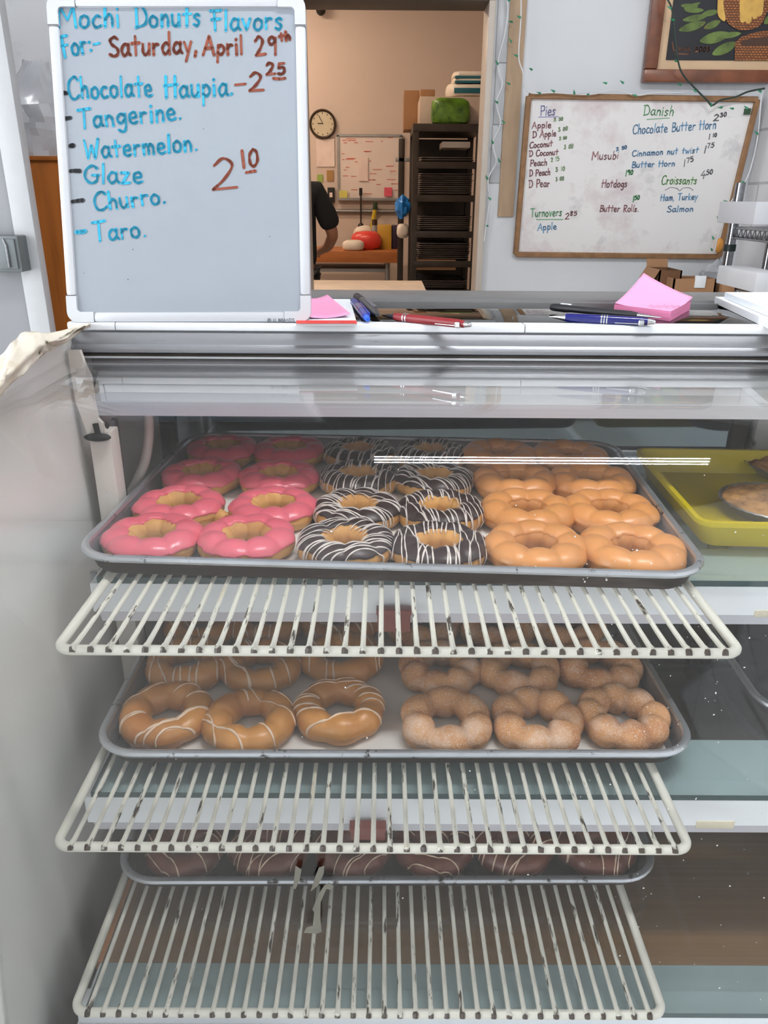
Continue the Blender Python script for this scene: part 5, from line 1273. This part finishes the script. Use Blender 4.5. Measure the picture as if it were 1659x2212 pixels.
# ================================================================ THINGS ON THE COUNTER
def pen(p, q_, r_, label, cols, kind, lz=0.0):
    p = onZ(p[0], p[1], CT+r_) if not isinstance(p, Vector) else p; q_ = onZ(q_[0], q_[1], CT+r_) if not isinstance(q_, Vector) else q_
    d = (q_-p); L = d.length; d.normalize(); t = tag(empty('pen' if kind != 'marker' else 'marker_pen', p), label, 'pen')
    up = Vector((0, 0, 1)); up = (up-d*up.dot(d)).normalized(); sd = d.cross(up)
    t.matrix_world = Matrix(((d.x, sd.x, up.x, p.x), (d.y, sd.y, up.y, p.y), (d.z, sd.z, up.z, p.z+lz), (0, 0, 0, 1)))
    RX_ = Matrix.Rotation(R(90), 4, 'Y')
    def lat(name, pr, m): MB().lathe([(r*r_, x*L) for x, r in pr], 18, RX_ if False else Matrix(((0, 0, 1, 0), (1, 0, 0, 0), (0, 1, 0, 0), (0, 0, 0, 1)))).obj(name, m, t)
    body, tip, acc, clipm = cols
    if kind == 'click':      # tip at p, button at q
        lat('tip', [(0, .06), (.02, .18), (.12, .62), (.165, .82)], tip)
        lat('barrel', [(.16, .86), (.20, .96), (.5, 1.0), (.86, .96), (.93, .78)], body)
        lat('button', [(.92, .7), (.93, .74), (.985, .5), (1.0, .3)], acc)
        for x in (.27, .30) if body == RED_ else (.505, .53, .555): lat('ring', [(x-.007, .98), (x-.006, 1.07), (x+.006, 1.07), (x+.007, .98)], acc)
        MB().box((L*.76, r_*.75, -r_*.3), (L*.26, .0016, .003), .0006).obj('clip', clipm, t); MB().box((L*.875, r_*.6, -r_*.2), (.007, .007, .007), .002).obj('clip_base', clipm, t)
    elif kind == 'stick':
        lat('barrel', [(.0, .72), (.03, .95), (.16, 1.0), (.2, .86), (.74, .86), (.80, .62)], body); lat('tip', [(.79, .58), (.9, .3), (.985, .12), (1.0, .05)], acc)
        MB().box((L*.14, -r_*.2, r_*1.0), (L*.10, .004, .0016), .0005).obj('print_mark', clipm, t)
    elif kind == 'cap':
        lat('barrel', [(0, .55), (.02, .9), (.5, .96), (.84, .92), (.9, .78)], body); lat('cap_plug', [(.88, .7), (.90, .72), (.97, .62), (1.0, .4)], tip); MB().box((L*.55, -r_*.85, r_*.5), (L*.62, .002, .0035), .0006).obj('clip', acc, t)
        lat('window', [(.33, .98), (.34, 1.0), (.6, 1.0), (.61, .98)], clipm)
    else:
        lat('cap', [(0, .4), (.02, .85), (.28, 1.0), (.30, .98)], tip); lat('barrel', [(.30, .96), (.34, 1.0), (.86, .96), (.93, .86), (.97, .6), (1.0, .35)], body); MB().box((L*.62, -r_*.3, r_*.96), (L*.42, .006, .0012), .0004).obj('label_band', clipm, t)
    return t
RED_ = M('matte dark red barrel', rgb(132, 32, 38), .4); NAVY = M('glossy navy barrel', rgb(18, 22, 104), .15, coat=.5); BLKP = M('soft black plastic', rgb(24, 24, 30), .45); BLUE_ = M('blue plastic', rgb(32, 62, 170), .25, coat=.3); BLU2 = M('light blue plug', rgb(28, 96, 220), .3)
SIL = M('bright chrome trim', rgb(214, 216, 220), .16, metal=1.0); GRY = M('dark grey marker barrel', rgb(52, 52, 54), .35); LBL = M('grey label', rgb(98, 96, 104), .5); VIO = M('violet clear plastic', rgb(78, 74, 142), .2, coat=.4)
pen((764, 651), (795, 690), .0052, 'short blue capped pen lying next to the white notepad', (BLUE_, BLU2, BLUE_, VIO), 'cap')
pen((770, 640), (815, 681), .0062, 'black marker pen between the blue pen and the red pen', (GRY, BLKP, BLKP, LBL), 'marker')
pen((824, 681), (1019, 702), .0050, 'dark red click pen with chrome rings on the counter glass', (RED_, BLKP, SIL, SIL), 'click')
pen((1186, 684), (1416, 696), .0053, 'navy blue click pen with chrome band lying in front of black pen', (NAVY, SIL, SIL, SIL), 'click')
pen((1190, 667), (1428, 690), .0050, 'slim black pen lying behind the navy pen', (BLKP, BLKP, SIL, mt['paper_white']), 'stick', .0022)
# white notepad with red footer and pink note
def slab(name, px, z0, t, m, edge=None, parent=None, ext=None):
    P = [onZ(x, y, z0+t) for x, y in px]
    mb = MB(); n = len(P); mb.add([Vector((p.x, p.y, z0)) for p in P]+P, [tuple(range(n-1, -1, -1)), tuple(range(n, 2*n))]+[(i, (i+1) % n, n+(i+1) % n, n+i) for i in range(n)])
    return mb.obj(name, m, parent, smooth=False)
o = slab('notepad', [(640, 698), (771, 698), (756, 646), (640, 646)], CT+.0004, .003, mt['paper_white']); tag(o, 'white notepad with a red footer strip beside the menu board', 'notepad')
slab('printed_footer', [(640, 698.5), (771.5, 698.5), (769, 692), (640, 692)], CT+.0034, .0003, mt['red_print'], parent=o)
FB = Board(Vector((0, .9, CT+.0039)), Vector((1, 0, 0)), Vector((0, 1, 0)), Vector((0, 0, 1)))
tm = MB()
for k in range(7): line(tm, FB, [(711+k*3.6, 696.8), (712.5+k*3.6, 696.4)], .0006, .0001)
tm.obj('footer_print', mt['paper_white'], o, smooth=False)
pk = [onZ(x, y, CT+.008) for x, y in ((650, 682), (757, 678), (707, 642), (650, 646))]
def pkfn(i, j):
    a_ = i/10; b_ = j/8
    p = pk[0].lerp(pk[1], a_).lerp(pk[3].lerp(pk[2], a_), b_); p.z = CT+.0045+.004*(a_-.5)**2*4+.0035*b_; return p
o = MB().grid(pkfn, 11, 9).obj('sticky_note', mt['pink_paper'], thick=.0004); tag(o, 'single pink note lying on the white notepad', 'note')
# pink sticky note pad with curling top sheets
pd = tag(empty('note_pad', (0, 0, 0)), 'thick pink sticky note pad with curled top sheets on the counter', 'note pad')
ba = [(1325, 676), (1447, 692), (1490, 668), (1385, 656)]
P0 = [onZ(x, y, CT+.0015) for x, y in ba]
FLp, Fp, Rp, Bp = P0
Bp = FLp+(Rp-Fp)
th_ = .0105
mb = MB(); top = [p+Vector((0, 0, th_)) for p in (FLp, Fp, Rp, Bp)]; bot = [Vector((p.x, p.y, CT+.0003)) for p in (FLp, Fp, Rp, Bp)]
mb.add(bot+top, [(3, 2, 1, 0), (4, 5, 6, 7)]+[(i, (i+1) % 4, 4+(i+1) % 4, 4+i) for i in range(4)]); mb.obj('pad_block', mt['pink_edge'], pd, smooth=False)
def curl(lift, tk):
    def fn(i, j):
        a_ = i/14; b_ = j/14; p = top[0].lerp(top[1], a_).lerp(top[3].lerp(top[2], a_), b_)
        k = max(0, (1-a_)*.62+b_*.75-.45)/.92; p = p+Vector((0, 0, tk+lift*k**1.6)); p += (top[1]-top[0]).normalized()*.004*k; return p
    return MB().grid(fn, 15, 15)
for lift, tk in ((.030, .0004), (.024, .0002)): curl(lift, tk).obj('curled_sheet', mt['pink_paper'], pd, thick=.0003)
NB = Board(Vector((0, .95, CT+.0125)), Vector((1, 0, 0)), Vector((0, 1, 0)), Vector((0, 0, 1)))
tm = MB(); rnd = random.Random(3)
for k in range(5):
    x = 1402+k*15; line(tm, NB, [(x, 664-k*.3), (x+4, 660+rnd.uniform(-2, 2)), (x+8, 665), (x+12, 661)], .0005, .0003, True)
tm.obj('pencil_scribble', M('violet grey pencil', rgb(146, 92, 132), .7), pd, smooth=False)
# white pads at the right
o = slab('paper_pad', [(1545, 641), (1690, 706), (1800, 706), (1800, 641)], CT+.0004, .0085, mt['paper_white']); tag(o, 'lower white paper pad at the right end of the counter', 'paper pad', 'white pads on the counter')
o2 = slab('paper_pad', [(1566, 631), (1700, 683), (1820, 683), (1820, 631)], CT+.0092, .008, M('cool white paper pad', rgb(226, 233, 239), .8, var=.02)); tag(o2, 'upper white paper pad lying on the lower pad', 'paper pad', 'white pads on the counter')
# cream cloth over the left top edge of the case
upr = [(-60, 792), (0, 768), (22, 742), (36, 731), (48, 718), (75, 716), (101, 719), (140, 712), (168, 703), (193, 694)]
lwr = [(-60, 905), (0, 858), (17, 836), (50, 808), (90, 770), (108, 756), (122, 750), (154, 733), (176, 716), (196, 705)]
NZ = 46
up_s = smooth_pts([Vector((x, y, 0)) for x, y in upr], 5); lo_s = smooth_pts([Vector((x, y, 0)) for x, y in lwr], 5)
def clfn(i, j):
    a_ = up_s[i]; b_ = lo_s[i]; t = j/14; p = a_.lerp(b_, t); s_ = i/len(up_s)
    hgt = .010*math.sin(math.pi*min(1, t*1.25))*(1-s_*.7)+.0050*mnoise.noise(Vector((s_*7, t*2.2, 1)))+.0034*mnoise.noise(Vector((s_*16+t*5, t*4, 4)))
    zz = CT-.012+.010*s_+hgt-(.012*max(0, t-.72)/.28)*(1-s_)
    return onZ(p.x, p.y, zz)
o = MB().grid(clfn, len(up_s), 15).obj('cloth', mt['cloth'], thick=.0014, ang=180); tag(o, 'cream cotton cloth draped over the left top corner of the case', 'cloth')

# ================================================================ LAMPS (built last, they hang from the ceiling)
for (x, y, L, ax, lab) in ((.54, TUBE_Y, 1.2, True, 'twin tube ceiling light above the display case'), (-2.45, .9, 1.2, False, 'unseen twin tube ceiling light over the shop floor, near left wall'), (-2.45, -1.6, 1.2, False, 'unseen twin tube ceiling light over the shop floor, near the shopfront'), (-1.75, 2.75, 1.2, True, 'added tube light behind the counter at the left, brightening the back wall')):  # fitting behind the counter is added for light; shop floor ones are unseen
    ceiling_light(x, y, L, ax, lab, eC if 'above the display case' in lab else (eB if 'behind' in lab else eS), None)
for (x, y, lab) in ((-.9, 5.2, 'warm ceiling light in the kitchen near the doorway'), (-1.7, 7.0, 'warm ceiling light in the kitchen, far left corner')):
    ceiling_light(x, y, 1.2, True, lab, eK, None)
